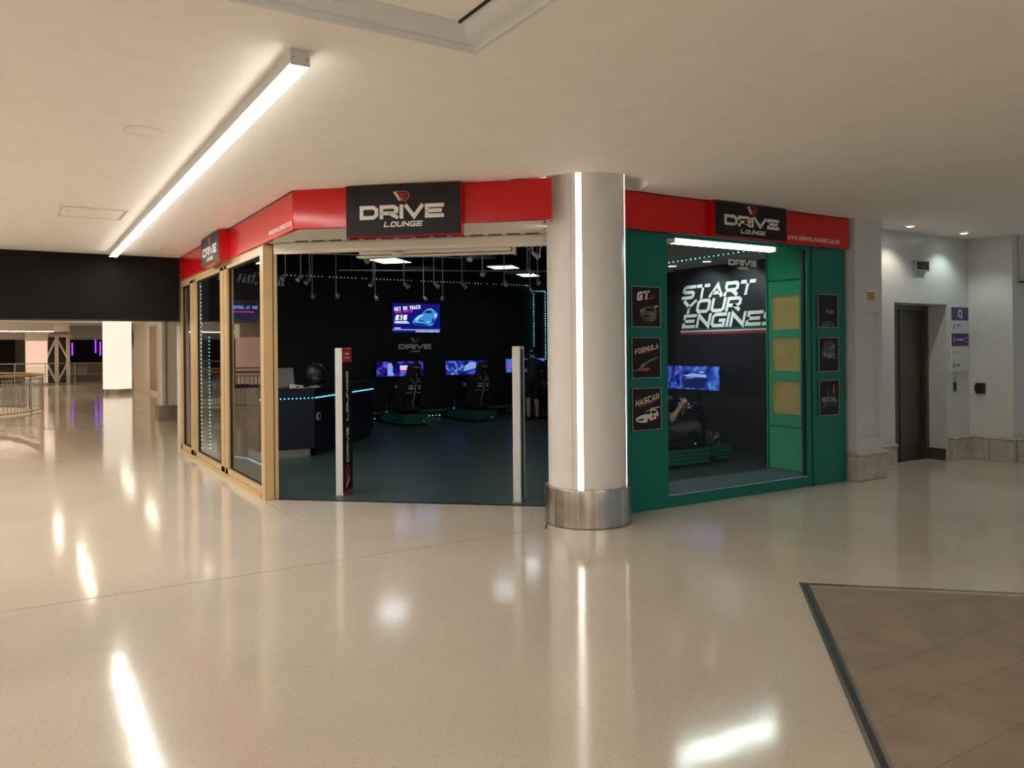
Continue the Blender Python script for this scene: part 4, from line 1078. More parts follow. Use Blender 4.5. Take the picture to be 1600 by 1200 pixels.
for i, (x, y, z, a) in enumerate(spots):
    t = thing('hanging_spotlight', '%s rod hung spotlight counted from the tan post along the shop ceiling' % ORD[i], 'spotlight', (x, y, 3.40), 0, 'hanging spotlights in the shop')
    h = 3.40 - z
    m = MB(); m.cyl((0, 0, 0), (0, 0, -h + .03), .009, n=8); m.build('rod', 'spot_grey', t)
    MB().lathe([(.0005, 0), (.03, 0), (.03, -.02), (.01, -.035)], 12).build('rose', 'spot_grey', t)
    MB().ball((0, 0, -h + .03), .018, 10, 6).build('swivel', 'spot_grey', t)
    az = R(a); d = Vector((cos(az) * .75, sin(az) * .75, -.66)).normalized()
    p0 = Vector((0, 0, -h + .03)); m = MB(); m.cyl(p0 + d * .01, p0 + d * .085, .024, .028, 12); m.build('head', 'spot_grey', t)
    m = MB(); m.cyl(p0 + d * .085, p0 + d * .105, .034, .036, 14); m.build('lamp_ring', 'spot_grey', t)
    s = Vector((-d.y, d.x, 0)).normalized(); m = MB(); m.cyl(p0 + d * .08 + s * .03, p0 + d * .03 + s * .062, .004, n=6); m.build('aim_lever', 'spot_grey', t)
for lab, a, b in (('thin ceiling track crossing above the counter', (3.2, 13.0, 3.22), (6.6, 12.2, 3.22)), ('thin ceiling track near the shop entrance', (4.9, 8.0, 3.02), (7.6, 9.0, 3.02)), ('thin ceiling track deeper over the simulators', (5.3, 14.8, 3.18), (9.8, 12.8, 3.18))):
    t = thing('ceiling_track', lab, 'track', a, 0, 'ceiling tracks in the shop')
    v = Vector(b) - Vector(a)
    m = MB(); m.cyl((0, 0, 0), v, .012, n=6); m.build('rail', 'grey_metal', t)
    m = MB()
    for f in (.05, .5, .95): m.cyl(v * f, v * f + Vector((0, 0, 3.40 - a[2])), .005, n=6)
    m.build('hanger', 'grey_metal', t)

# ---- small pendant lamps added to brighten the slogan lettering
for lab, x, y in (('added round white pendant lamp nearest the slogan wall end inside the display window', 8.55, 9.02), ('added round white pendant lamp over the word on the slogan wall', 8.55, 8.30)):
    t = thing('added_pendant', lab, 'lamp', (x, y, 3.40), 0, 'added pendant lamps before the slogan wall')
    MB().cyl((0, 0, 0), (0, 0, -.50), .005, n=6).build('stem', 'spot_grey', t)
    MB().lathe([(.0005, -.49), (.05, -.49), (.07, -.515), (.07, -.53), (.062, -.535)], 20).build('shade', 'spot_grey', t)
    MB().lathe([(.0005, -.533), (.062, -.533)], 20).build('lamp_face', 'added_pendant_glow', t)
    ld = bpy.data.lights.new('added_pendant_bulb', 'SPOT'); ld.energy = 30; ld.color = (0.86, 1.0, 0.95); ld.spot_size = R(85); ld.spot_blend = .6; ld.shadow_soft_size = .05
    lo = bpy.data.objects.new('bulb', ld); C.objects.link(lo); lo.parent = t; lo.location = (0.02, 0, -.56); lo.rotation_euler = (0, R(-52), 0)
# ---- reception counter
t = thing('reception_counter', 'dark navy reception counter with a cyan LED edge', 'counter', (3.0, 11.9, 0))
front = [(0.0, 0.0), (0.85, 0.0), (2.68, 2.15)]
back = [(2.25, 2.50), (0.55, .62), (0.0, .62)]
def inset(poly, d):
    c = Vector((sum(p[0] for p in poly) / len(poly), sum(p[1] for p in poly) / len(poly)))
    return [((p[0] - c.x) * (1 - d) + c.x, (p[1] - c.y) * (1 - d) + c.y) for p in poly]
body = front + back
MB().prism([(-.0, .0), (.85, .0), (.55, .62), (0, .62)], .125, 1.0).build('body_front', 'desk_navy', t)
MB().prism([(.85, .0), (2.68, 2.15), (2.25, 2.50), (.55, .62)], .125, 1.0).build('body_side', 'desk_navy', t)
MB().prism([(-.03, -.03), (.865, -.03), (2.72, 2.15), (2.27, 2.53), (.54, .65), (-.03, .65)], 1.0, 1.05).build('worktop', 'black_plastic', t)
MB().prism([(0, .03), (.79, .03), (.52, .60), (0, .60)], .003, .125).build('kickboard', 'grey_metal', t)
MB().prism([(.92, .12), (2.64, 2.16), (2.27, 2.47), (.60, .62)], .003, .125).build('kickboard', 'black_plastic', t)
m = MB()
for a, b in zip(front, front[1:]):
    a = Vector((*a, .895)); b = Vector((*b, .895)); L = (b - a).length; n = int(L / .058); o_ = (b - a).normalized(); nn = Vector((o_.y, -o_.x, 0)) * .008
    for i in range(n): m.ball(a.lerp(b, (i + .5) / n) + nn, .011, 6, 4)
m.build('led_dots', 'led_cyan', t, kind='stuff')
m = MB()
for a, b in zip(front, front[1:]):
    a = Vector((*a, .895)); b = Vector((*b, .895)); m.cyl(a, b, .006, n=4)
m.build('led_tape', 'black_plastic', t)
t = thing('socket_plate', 'small white socket plate on the side of the counter', 'socket', (3.95, 12.015, .60), math.atan2(2.15, 1.83))
MB().bevel_box(-.075, .075, -.012, 0.0, -.06, .06, .004).build('plate', 'white_plastic', t)
MB().box(-.02, .035, -.016, -.012, -.02, .03).build('socket', 'black_plastic', t)

t = thing('laptop', 'grey open laptop seen from behind on the counter', 'laptop', (3.47, 12.22, 1.05))
MB().bevel_box(-.18, .18, 0.02, .26, 0, .018, .004).build('base', 'grey_metal', t)
M_ = Matrix.Translation((0, .02, .012)) @ Matrix.Rotation(R(-14), 4, 'X')
m = MB(); m.bevel_box(-.18, .18, -.008, .004, 0, .30, .003, M_); m.build('lid', 'grey_metal', t)
m = MB(); m.box(-.17, .17, .004, .005, .01, .29, M_); m.build('screen', 'black_plastic', t)
M2 = MB(); M2.box(-.15, .15, .06, .20, .018, .020); M2.build('keyboard', 'black_plastic', t)

t = thing('racing_helmet', 'dark shiny full face racing helmet on the counter', 'helmet', (4.02, 12.34, 1.05), R(20))
m = MB(); rings = []
for j in range(1, 14):
    th = pi * j / 14; r = .15 * sin(th) ** .85; z = .20 - .175 * cos(th)
    rings.append([(r * .92 * cos(2 * pi * i / 28), r * 1.12 * sin(2 * pi * i / 28) + (.02 if z < .12 else 0), z) for i in range(28)])
m.ring(rings); o = m.build('shell', 'black_plastic', t, smooth=True)
m = MB(); vr_ = []
for z, k in ((.17, 1.03), (.20, 1.05), (.24, 1.05), (.27, 1.0)):
    vr_.append([(.145 * .92 * k * cos(R(a)), .145 * 1.12 * k * sin(R(a)), z) for a in range(-160, -19, 10)])
m.ring(vr_, close=False, cap=False); m.build('visor', 'black_plastic', t, smooth=True)
m = MB(); m.ring([[(.14 * k * cos(R(a)), .16 * k * sin(R(a)) - .015, z) for a in range(-155, -24, 10)] for z, k in ((.05, .9), (.07, 1.0), (.13, 1.04), (.155, 1.0))], close=False, cap=False); m.build('chin_bar', 'black_plastic', t, smooth=True)
m = MB()
for a in (-120, -90, -60): m.box(-.012, .012, -.172, -.16, .075, .10, Matrix.Rotation(R(a + 90), 4, 'Z'))
m.build('vent', 'dark_gap', t)
m = MB()
for s_ in (-1, 1): m.tube([(s_ * .03, -.13 + .27 * k / 8, .20 + .172 * sin(pi * (k + 1) / 10)) for k in range(9)], .006, 5)
m.build('stripe_pair', 'sign_white', t)
m = MB(); m.lathe([(.0005, 0), (.10, 0), (.10, .012), (.03, .02), (.03, .04)], 20); m.build('stand', 'grey_metal', t)
t = thing('tent_card', 'small white folded card standing on the counter', 'card', (3.62, 12.0, 1.05), R(-10))
m = MB(); m.ring([[(-.11, -.05, 0), (-.11, 0, .065), (-.11, .05, 0)], [(.09, -.03, 0), (.09, 0, .035), (.09, .03, 0)]]); m.build('card', 'paper', t)
MB().box(-.02, .02, -.045, -.043, .012, .03).build('print', 'print_dark', t)
t = thing('paper_sheet', 'white sheet of paper lying on the counter top', 'paper', (3.83, 12.0, 1.05), R(4))
m = MB(); m.box(-.17, .15, -.05, .10, 0, .004); m.build('sheet', 'paper', t)
t = thing('card_reader', 'small white payment reader at the far end of the counter', 'card reader', (5.00, 13.80, 1.05))
MB().bevel_box(-.04, .04, -.06, .06, 0, .03, .006).build('body', 'white_plastic', t)
MB().box(-.03, .03, -.01, .05, .03, .032).build('screen', 'black_plastic', t)
MB().cyl((0, .04, .03), (0, .04, .17), .006, n=6).build('stem', 'grey_metal', t)
MB().ball((0, .04, .18), .018, 8, 6).build('indicator', 'white_plastic', t)

# ---- racing simulators
def strap(m, pts, wd=.03):
    for a, b in zip(pts, pts[1:]):
        m.box(-wd / 2, wd / 2, -.003, .003, 0, (Vector(b) - Vector(a)).length, Matrix.Translation(a) @ (Vector(b) - Vector(a)).to_track_quat('Z', 'Y').to_matrix().to_4x4())
def simulator(label, loc, rz, seat_dx=.02):
    """driver faces +y; rear of the rig at y=0, width .6"""
    t = thing('racing_simulator', label, 'racing simulator', loc, rz, 'racing simulators')
    for k in range(4):
        z = .045 + k * .052
        MB().bevel_box(0, .60, 0, .04, z, z + .045, .004).build('profile_bar', 'teal', t)
        MB().bevel_box(0, .04, .04, .98, z, z + .045, .004).build('profile_bar', 'teal', t)
        MB().bevel_box(.56, .60, .04, .98, z, z + .045, .004).build('profile_bar', 'teal', t)
    for k in range(4):
        z = .045 + k * .052
        MB().bevel_box(.10, .50, 1.18, 1.50, z, z + .045, .004).build('pedal_box_bar', 'teal', t)
    m = MB(); m.box(.10, .16, .98, 1.18, .06, .10); m.box(.44, .50, .98, 1.18, .06, .10); m.build('link_rail', 'black_plastic', t)
    for x in (.04, .56):
        for y in (.05, .9, 1.42):
            xx = x if y < 1 else (.14 if x < .3 else .46)
            MB().cyl((xx, y, .003), (xx, y, .05), .018, n=10).build('foot', 'black_plastic', t)
    MB().box(.05, .55, .05, .96, .20, .25).build('deck_plate', 'black_plastic', t)
    cx = .30 + seat_dx
    # seat shell: back, wings and headrest grown from stacked sections
    s = bpy.data.objects.new('seat', None); C.objects.link(s); s.parent = t; s.location = (cx, .18, 0)
    sec = [(.27, .20, .06, .30), (.40, .235, .07, .20), (.55, .25, .075, .13), (.70, .265, .08, .09), (.85, .28, .085, .05), (.95, .285, .085, .02), (1.02, .24, .08, .0), (1.08, .17, .075, -.015), (1.16, .155, .075, -.03), (1.24, .15, .07, -.04), (1.30, .13, .06, -.045), (1.335, .08, .04, -.045)]
    rings = []
    for z, hw, th, yc in sec:
        r = []
        for i in range(24):
            a = 2 * pi * i / 24; c_, s_ = cos(a), sin(a)
            x = hw * math.copysign(abs(c_) ** .6, c_); y = th * math.copysign(abs(s_) ** .7, s_)
            r.append((x, yc + y + .18 * (abs(x) / .28) ** 2.2 * (1 if z < 1.05 else .3), z))
        rings.append(r)
    m = MB(); m.ring(rings); m.build('backrest', 'black_fabric', s, smooth=True)
    m = MB(); m.bevel_box(-.24, .24, .10, .62, .27, .40, .04); m.build('cushion', 'black_fabric', s)
    for sx in (-1, 1):
        m = MB(); m.ring([[(sx * (.25 + .03 * cos(a)), y, .36 + h * (.5 + .5 * sin(a))) for a in [2 * pi * k / 10 for k in range(10)]] for y, h in ((.08, .30), (.22, .20), (.40, .14), (.60, .10))])
        m.build('side_bolster', 'black_fabric', s, smooth=True)
    m = MB(); strap(m, [(0.02, -.095, 1.12), (.05, -.05, .97), (.035, -.035, .86), (.02, .0, .62), (-.01, .06, .45)], .028); m.build('harness_strap', 'harness', s)
    m = MB(); strap(m, [(-.10, -.07, 1.02), (-.06, -.055, .98), (-.02, -.04, .90)], .022); m.build('shoulder_strap', 'harness', s)
    m = MB(); strap(m, [(.12, -.07, 1.02), (.08, -.055, .97), (.05, -.04, .92)], .022); m.build('shoulder_strap', 'harness', s)
    m = MB(); m.box(-.03, .03, -.002, .002, 0, .09, Matrix.Translation((-.015, .03, .36)) @ Matrix.Rotation(R(20), 4, 'Y')); m.build('buckle_pad', 'brass', s)
    m = MB()
    for x0, x1, z0, z1, yy in ((-.12, -.03, .84, .865, -.044), (-.12, -.03, .78, .815, -.034), (.08, .14, .84, .86, -.044), (.09, .13, .78, .815, -.034), (-.17, -.04, .70, .712, -.012), (.06, .15, .70, .712, -.012), (-.05, .07, 1.235, 1.25, -.114), (.09, .13, .93, .945, -.06)): m.box(x0, x1, yy - .03, yy + .02, z0, z1)
    m.build('sponsor_patch', 'harness', s)
    # wheel stand, wheel, monitor-side cockpit
    m = MB()
    for x in (.05, .51): m.box(x, x + .04, .90, .94, .25, .72)
    m.box(.05, .55, .90, .94, .68, .72); m.build('wheel_stand', 'black_plastic', t)
    MB().bevel_box(.20, .40, .86, 1.06, .72, .84, .01).build('wheel_base', 'black_plastic', t)
    m = MB(); M_ = Matrix.Translation((.30, .80, .80)) @ Matrix.Rotation(R(72), 4, 'X')
    m.tube([(.15 * cos(2 * pi * i / 24), .14 * sin(2 * pi * i / 24), 0) for i in range(24)], .014, 8, True, M_)
    wh = m.build('steering_wheel', 'black_plastic', t, smooth=True)
    m = MB(); m.box(-.14, .14, -.02, .02, -.01, .01, M_); m.box(-.02, .02, -.13, 0, -.01, .01, M_); m.cyl((0, 0, -.08), (0, 0, .02), .03, n=12, M=M_); m.build('spokes', 'grey_metal', wh)
    m = MB()
    for x, z in ((-.10, .03), (-.07, -.03), (.08, .03), (.10, -.02)): m.ball((x, z, .016), .008, 8, 6, M=M_)
    m.build('rim_lights', 'led_blue', wh)
    for x in (.18, .28, .40):
        MB().box(x, x + .06, 1.28, 1.30, .25, .42).build('pedal', 'grey_metal', t)
    MB().ball((.47, -.004, .10), .010, 8, 6).build('status_light', 'led_red', t)
    MB().ball((.12, 1.19, .24), .016, 8, 6).build('pedal_light', 'led_blue', t)
    return t
mat('harness', (0.62, 0.62, 0.58, 1), 0.6)
s1 = simulator('racing simulator rig with black bucket seat nearest the reception counter', (6.90, 15.40, 0), 0)
dup(s1, (8.60, 15.40, 0), 0, 'racing simulator rig with black bucket seat between the two gates')
dup(s1, (10.27, 15.40, 0), 0, 'racing simulator rig half hidden behind the standing person and the column')
s4 = dup(s1, (7.05, 8.36, 0), -pi / 2, 'racing simulator with the seated driver behind the display window')

for c_ in s4.children:
    if c_.name.startswith('seat'): c_.location.y -= .20
def game(t, W, H):
    m = MB(); m.xz([(0.0, .30), (.22, .32), (.30, .02), (.36, .02), (.33, .34), (.0, .34)], -.06, -.05); m.build('screen_pillar', 'screen_purple', t)
    m = MB(); m.xz([(.40, .20), (.60, .24), (1.0, .22), (1.0, .18), (.6, .19)], -.056, -.048); m.ball((.80, -.05, .26), .05, 12, 6, (1, .1, .35)); m.build('screen_road', 'tv_bar', t)
    m = MB(); m.xz([(.40, .02), (.46, .15), (.66, .17), (.95, .13), (1.0, .02)], -.054, -.047); m.build('screen_dashboard', 'tv_car_dark', t)
t = wide_screen('ultra wide racing screen in front of the seated driver', 0, 0, 1.19, .35, 'screen_game', game, loc=(8.66, 9.28, .985), rz=-pi / 2)
m = MB(); m.box(.56, .64, .02, .08, -.985, .2); m.box(.40, .80, -.05, .20, -.985, -.965); m.build('floor_stand', 'black_plastic', t)

# ================================================================== PEOPLE
def organic(o, vox=.008, smooth=6):
    md = o.modifiers.new('remesh', 'REMESH'); md.mode = 'VOXEL'; md.voxel_size = vox; md.use_smooth_shade = True
    sm = o.modifiers.new('smooth', 'SMOOTH'); sm.factor = .5; sm.iterations = smooth
def V(*a): return Vector(a)
def hand(m, wrist, fwd, palm_n, side, curl=.9):
    """palm plus five curled fingers; fwd points to the fingertips, palm_n out of the palm, side to the thumb"""
    fwd = fwd.normalized(); palm_n = (palm_n - fwd * palm_n.dot(fwd)).normalized(); side = (side - fwd * side.dot(fwd) - palm_n * side.dot(palm_n)).normalized()
    for k in range(4):
        m.limb(wrist + side * (.010 - .007 * k), .020, wrist + fwd * .082 + side * (.030 - .020 * k), .0135)
    for k, L in enumerate((.072, .080, .074, .058)):
        p = wrist + fwd * .086 + side * (.031 - .0205 * k); a = .25 * curl; r = .0092 if k < 3 else .008
        for f in (.46, .32, .24):
            a += .55 * curl
            q = p + (fwd * cos(a) + palm_n * sin(a)) * L * f
            m.limb(p, r, q, r * .9); p = q; r *= .92
    p = wrist + fwd * .028 + side * .030; d = (fwd * .65 + side * .75 + palm_n * .25).normalized(); r = .0125
    for L, b in ((.040, 0), (.032, .5), (.026, .9)):
        d2 = (d * cos(b * curl) + palm_n * sin(b * curl) * .6 + fwd * sin(b * curl) * .7).normalized(); q = p + d2 * L; m.limb(p, r, q, r * .88); p = q; r *= .88
def head(m, c, f, u):
    f = f.normalized(); u = (u - f * u.dot(f)).normalized(); s = f.cross(u)
    m.limb(c + u * .03 - f * .012, .088, c + u * .055 - f * .01, .086)
    m.limb(c + f * .02 - u * .03, .066, c + f * .035 - u * .075, .042)
    m.limb(c + f * .085 + u * .015, .010, c + f * .105 - u * .02, .013)
    m.limb(c + f * .088 - u * .048 + s * .02, .009, c + f * .088 - u * .048 - s * .02, .009)
    for k in (-1, 1):
        m.limb(c + s * k * .088 + u * .02, .016, c + s * k * .086 - u * .02, .012)
        m.ball(c + f * .078 + u * .018 + s * k * .032, .016, 10, 8)

# ---- seated driver (faces +x), rig seat origin near (7.23, 8.06)
dx, dy = 7.20, 8.06
t = thing('person', 'seated driver in grey trousers gripping the steering wheel behind the display glass', 'person', (dx, dy, 0))
pel = V(.16, 0, .46); ch = V(-.06, 0, .85); nk = V(-.10, 0, 1.03); hd = V(-.07, 0, 1.19)
m = MB()
m.chain([(pel, .125), (V(.05, 0, .62), .12), (ch, .135), (V(-.09, 0, .97), .09), (nk, .052), (V(-.085, 0, 1.10), .05)])
for s_ in (-1, 1):
    sh = V(-.07, s_ * .18, .93); el = V(.19, s_ * .23, .66); wr = V(.42, s_ * .18, .845)
    m.chain([(V(-.08, s_ * .08, .95), .06), (sh, .058), (el, .043), (wr, .028)])
    hand(m, wr + V(.01, 0, .008), V(.75, -s_ * .10, .60), V(.45, -s_ * .8, -.25), V(-.35, -s_ * .25, .85), 1.0)
    hip = V(.18, s_ * .09, .45); kn = V(.70, s_ * .14, .535); an = V(1.05, s_ * .12, .28)
    m.chain([(hip, .098), (kn, .062), (an, .042)]); m.limb(an, .04, V(1.18, s_ * .12, .36), .034)
head(m, hd, V(1, 0, -.05), V(0, 0, 1))
b = m.build('body', 'skin', t); organic(b, .0075, 5)
m = MB(); m.chain([(V(.09, 0, .52), .138), (V(.04, 0, .66), .135), (ch, .150), (V(-.09, 0, .955), .10)])
for s_ in (-1, 1): m.chain([(V(-.08, s_ * .08, .95), .072), (V(-.07, s_ * .18, .93), .072), (V(.045, s_ * .215, .80), .060)])
organic(m.build('shirt', 'shirt_grey', t), .01, 6)
m = MB(); m.chain([(V(.06, 0, .50), .138), (V(.14, 0, .47), .136)])
for s_ in (-1, 1): m.chain([(V(.18, s_ * .09, .45), .112), (V(.70, s_ * .14, .535), .080), (V(1.02, s_ * .12, .30), .062)])
organic(m.build('trousers', 'denim', t), .01, 6)
m = MB()
for s_ in (-1, 1): m.limb(V(1.04, s_ * .12, .26), .048, V(1.20, s_ * .12, .36), .042)
organic(m.build('shoes', 'black_fabric', t), .01, 3)
m = MB(); m.limb(hd + V(-.02, 0, .05), .096, hd + V(.0, 0, .075), .092)
organic(m.build('hair', 'hair', t), .01, 4)

# ---- standing person bending over the far rig, seen from behind
t = thing('person', 'standing person in cap, dark shirt and shorts leaning over a simulator', 'person', (10.02, 15.18, 0), R(-12))
m = MB()
m.chain([(V(.0, .0, .90), .125), (V(.03, .06, 1.05), .12), (V(.08, .18, 1.24), .128), (V(.10, .26, 1.34), .085), (V(.12, .31, 1.40), .05), (V(.13, .34, 1.45), .05)])
for s_ in (-1, 1):
    hip = V(s_ * .09, 0, .88); kn = V(s_ * .10, .04 + .03 * s_, .49); an = V(s_ * .11, -.02 + .02 * s_, .09)
    m.chain([(hip, .10), (kn, .060), (V(s_ * .105, -.02, .34), .058), (an, .036)]); m.limb(an + V(0, 0, -.035), .036, an + V(0, .16, -.055), .030)
    sh = V(.09 + s_ * .185, .22, 1.30); el = V(.16 + s_ * .24, .38, 1.10); wr = V(.22 + s_ * .17, .58, 1.06)
    m.chain([(V(.09 + s_ * .08, .24, 1.33), .06), (sh, .056), (el, .041), (wr, .028)])
    hand(m, wr, V(.1, .9, -.15), V(0, -.2, -1), V(-s_, .1, 0), .55)
head(m, V(.14, .38, 1.53), V(.25, .85, -.35), V(0, .3, 1))
organic(m.build('body', 'skin', t), .0085, 5)
m = MB(); m.chain([(V(0, 0, .93), .142), (V(.03, .06, 1.06), .137), (V(.08, .18, 1.24), .145), (V(.10, .25, 1.33), .10)])
for s_ in (-1, 1): m.chain([(V(.09 + s_ * .08, .24, 1.33), .072), (V(.09 + s_ * .185, .22, 1.30), .070), (V(.125 + s_ * .22, .31, 1.19), .060)])
organic(m.build('shirt', 'black_fabric', t), .011, 6)
m = MB(); m.chain([(V(0, 0, .94), .140), (V(0, 0, .88), .140)])
for s_ in (-1, 1): m.chain([(V(s_ * .09, 0, .88), .118), (V(s_ * .10, .03, .55), .092)])
organic(m.build('shorts', 'black_fabric', t), .011, 6)
m = MB()
for s_ in (-1, 1): m.limb(V(s_ * .11, -.03 + .02 * s_, .045), .042, V(s_ * .11, .14 + .02 * s_, .038), .036)
organic(m.build('shoes', 'black_plastic', t), .01, 3)
cap = V(.135, .375, 1.57)
m = MB(); m.limb(cap, .098, cap + V(0, .01, .03), .092); m.limb(cap + V(.03, .10, -.01), .05, cap + V(.04, .16, -.04), .05)
organic(m.build('cap', 'black_fabric', t), .01, 4)
m = MB(); m.box(-.03, .03, -.008, 0, -.02, .02, Matrix.Translation(cap + V(-.04, -.093, .0)) @ Matrix.Rotation(R(-20), 4, 'Y')); m.build('cap_badge', 'sign_white', t)

# ================================================================== FAR MALL
t = thing('round_balustrade', 'curved balustrade with wooden handrail and grey bars round the floor void', 'balustrade', (*VC, 0))
def arcp(r, z, n=96): return [(r * cos(2 * pi * i / n), r * sin(2 * pi * i / n), z) for i in range(n)]
m = MB(); m.tube(arcp(VR + .02, 1.04), .030, 8, True); m.build('handrail', 'wood_rail', t, smooth=True)
m = MB(); m.tube(arcp(VR + .02, .94), .014, 6, True); m.build('top_rail', 'rail_grey', t, smooth=True)
m = MB(); m.tube(arcp(VR + .02, .10), .014, 6, True); m.build('bottom_rail', 'rail_grey', t, smooth=True)
bar = MB().cyl((0, 0, .10), (0, 0, .94), .010, n=6).build('bar', 'rail_grey', t)
post = MB().box(-.02, .02, -.012, .012, 0, 1.03).build('post', 'rail_grey', t)
nb = 180; first_b = True; first_p = True
for i in range(nb):
    a = 2 * pi * i / nb; loc = ((VR + .02) * cos(a), (VR + .02) * sin(a), 0)
    if i % 12 == 0:
        o = post if first_p else post.copy()
        if not first_p: C.objects.link(o)
        first_p = False
    else:
        o = bar if first_b else bar.copy()
        if not first_b: C.objects.link(o)
        first_b = False
    o.parent = t; o.location = loc; o.rotation_euler = (0, 0, a)
t = thing('escalator_side', 'pale panelled escalator side rising inside the round void', 'escalator', (-3.3, 25.0, -4.0))
m = MB(); m.xz([(-1.6, 0), (2.4, 0), (2.4, 4.5), (1.6, 4.5), (-1.6, 1.0)], 0, .12); m.build('side_panel', 'cream_paint', t)
m = MB(); m.xz([(-1.6, 0), (2.4, 0), (2.4, 4.5), (1.6, 4.5), (-1.6, 1.0)], 1.0, 1.12); m.build('side_panel', 'cream_paint', t)
m = MB(); m.tube([(-1.6, .06, 1.05), (1.6, .06, 4.55), (2.4, .06, 4.55)], .05, 8); m.tube([(-1.6, 1.06, 1.05), (1.6, 1.06, 4.55), (2.4, 1.06, 4.55)], .05, 8); m.build('handrail', 'black_plastic', t)
m = MB()
for k in range(18): m.box(-1.5 + k * .18, -1.3 + k * .18, .12, 1.0, .9 + k * .195, .95 + k * .195)
m.build('steps', 'grey_metal', t)

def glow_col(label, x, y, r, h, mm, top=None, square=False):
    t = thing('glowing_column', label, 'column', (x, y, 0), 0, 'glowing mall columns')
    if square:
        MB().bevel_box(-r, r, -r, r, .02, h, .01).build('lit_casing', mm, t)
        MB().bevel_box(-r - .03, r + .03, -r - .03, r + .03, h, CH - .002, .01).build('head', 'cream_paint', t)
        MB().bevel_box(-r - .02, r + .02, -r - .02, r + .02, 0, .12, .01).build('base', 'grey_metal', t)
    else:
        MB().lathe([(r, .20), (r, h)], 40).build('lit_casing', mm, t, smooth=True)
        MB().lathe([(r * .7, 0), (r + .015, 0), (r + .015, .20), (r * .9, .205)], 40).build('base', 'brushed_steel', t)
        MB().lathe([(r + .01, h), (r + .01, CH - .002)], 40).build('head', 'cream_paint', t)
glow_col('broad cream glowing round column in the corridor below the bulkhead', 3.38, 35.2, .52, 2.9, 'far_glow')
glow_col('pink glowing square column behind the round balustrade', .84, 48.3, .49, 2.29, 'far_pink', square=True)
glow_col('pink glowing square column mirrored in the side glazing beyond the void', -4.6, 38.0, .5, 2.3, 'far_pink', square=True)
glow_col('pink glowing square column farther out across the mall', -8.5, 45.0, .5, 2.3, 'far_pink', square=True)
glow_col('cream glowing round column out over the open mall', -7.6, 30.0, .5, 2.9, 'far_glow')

t = thing('corridor_pillar', 'white square pillar on a steel plinth just beyond the shop', 'pillar', (3.15, 20.4, 0))
MB().bevel_box(-.34, .30, -.16, .40, 0, .355, .006).build('plinth', 'brushed_steel', t)
MB().bevel_box(-.25, .26, -.10, .36, .355, 2.96, .006).build('shaft', 'pillar_white', t)
MB().box(-.185, -.125, -.106, -.10, .355, 2.96).build('inlay_strip', 'grey_metal', t)
MB().bevel_box(-.45, .55, -.25, .5, 2.96, CH - .002, .01).build('capital', 'cream_paint', t)

t = thing('roller_grille', 'brown slatted roller grille closed across a corridor shop', 'shutter', (4.60, 33.0, 0), pi / 2)
for k in range(34):
    MB().box(.08, 2.12, 0.0, .02, .12 + k * .076, .17 + k * .076).build('slat', 'shutter_brown', t)
for k in range(9): MB().box(.10 + k * .24, .14 + k * .24, .018, .022, .1, 2.7).build('link_bar', 'shutter_brown', t)
MB().box(.0, .08, -.01, .06, 0, 2.75).build('guide', 'cream_paint', t); MB().box(2.12, 2.2, -.01, .06, 0, 2.75).build('guide', 'cream_paint', t); MB().box(0.08, 2.12, -.02, -.005, 0, 2.75).build('backing', 'paper', t)
MB().box(.08, 2.12, 0, .03, .0, .12).build('bottom_bar', 'cream_paint', t)

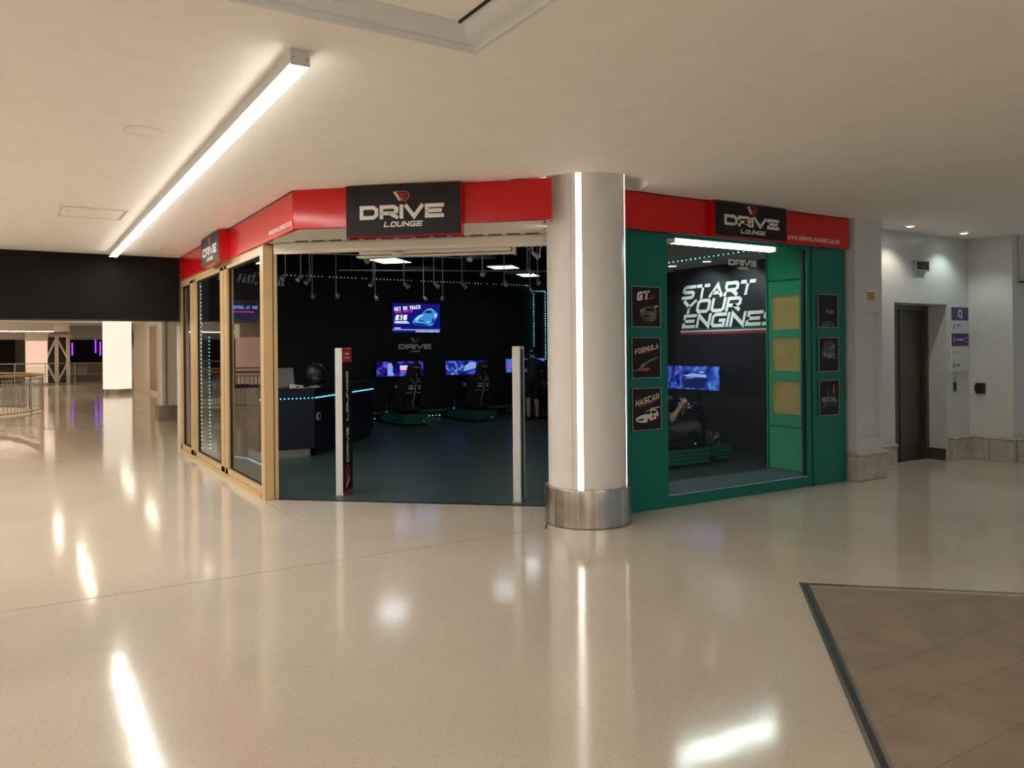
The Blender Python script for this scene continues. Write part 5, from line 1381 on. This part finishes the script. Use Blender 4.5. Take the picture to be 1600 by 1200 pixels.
t = thing('braced_frame', 'pale steel frame with crossed diagonal braces in the far mall', 'steel frame', (1.36, 48.9, 0))
for x in (.42, .95): MB().bevel_box(x - .09, x + .09, -.08, .08, 0, 2.56, .01).build('post', 'cream_paint', t)
MB().bevel_box(-.05, 1.12, -.08, .08, 2.52, 2.64, .01).build('beam', 'cream_paint', t)
for a, b in (((-.05, 1.35), (.40, 2.45)), ((-.05, 1.15), (.40, .08)), ((.44, 2.45), (.95, 1.30)), ((.44, .08), (.95, 1.15))):
    m = MB(); m.cyl((a[0], -.02, a[1]), (b[0], -.02, b[1]), .05, n=8); m.build('brace', 'cream_paint', t)
t = thing('far_railing', 'thin steel railing crossing the far end of the mall', 'railing', (-7.0, 47.3, 0))
for z in (1.12, .55, .08): MB().cyl((0, 0, z), (11.2, 0, z), .025 if z > 1 else .015, n=8).build('rail', 'rail_grey', t)
for k in range(9): MB().box(.2 + k * 1.33, .25 + k * 1.33, -.02, .02, 0, 1.12).build('post', 'rail_grey', t)
for k in range(8): MB().box(.3 + k * 1.33, 1.48 + k * 1.33, -.004, .004, .1, .98).build('glass_panel', 'glass_green', t)
for lab, x, z0, z1 in (('short purple neon tube in the dark far opening', 2.67, 1.52, 2.24), ('tall purple neon tube in the dark far opening beside the glowing column', 3.86, 1.65, 2.45), ('purple neon tube half hidden by the glowing column', 4.10, 1.5, 2.3)):
    t = thing('neon_tube', lab, 'neon tube', (x, 51.96, z0), 0, 'purple neon tubes')
    MB().cyl((0, 0, 0), (0, 0, z1 - z0), .035, n=8).build('tube', 'purple_glow', t)
    MB().cyl((0, 0, -.03), (0, 0, 0), .04, n=8).build('end_cap', 'black_plastic', t)
t = thing('projecting_sign', 'grey green projecting shop sign in the recess behind the glowing column', 'sign', (4.18, 40.94, 1.95))
MB().bevel_box(-.02, .36, -.25, 0, 0, .70, .02).build('box', 'rail_grey', t)
MB().box(.04, .30, -.256, -.25, .06, .64).build('face', 'white_plastic', t)

# ================================================================== SMALL DETAILS
t = thing('loose_cable', 'thin white cable hanging from the soffit beside the column', 'cable', (4.10, 5.98, 2.76))
MB().tube([(0, 0, 0.012), (.0, .02, -.06), (.03, .10, -.16), (.055, .16, -.22), (.06, .18, -.30)], .004, 6).build('flex', 'white_plastic', t, smooth=True)
MB().cyl((0, 0, .004), (0, 0, .016), .010, n=8).build('grommet', 'dark_gap', t)
t = thing('soffit_vent', 'round flush vent in the cream soffit above the entrance', 'vent', (3.62, 6.72, 2.775))
MB().lathe([(.105, 0), (.105, -.006), (.092, -.008), (.088, -.002)], 32).build('rim', 'cream_paint', t)
MB().lathe([(.088, -.002), (.0005, -.004)], 32).build('plate', 'cream_paint', t)
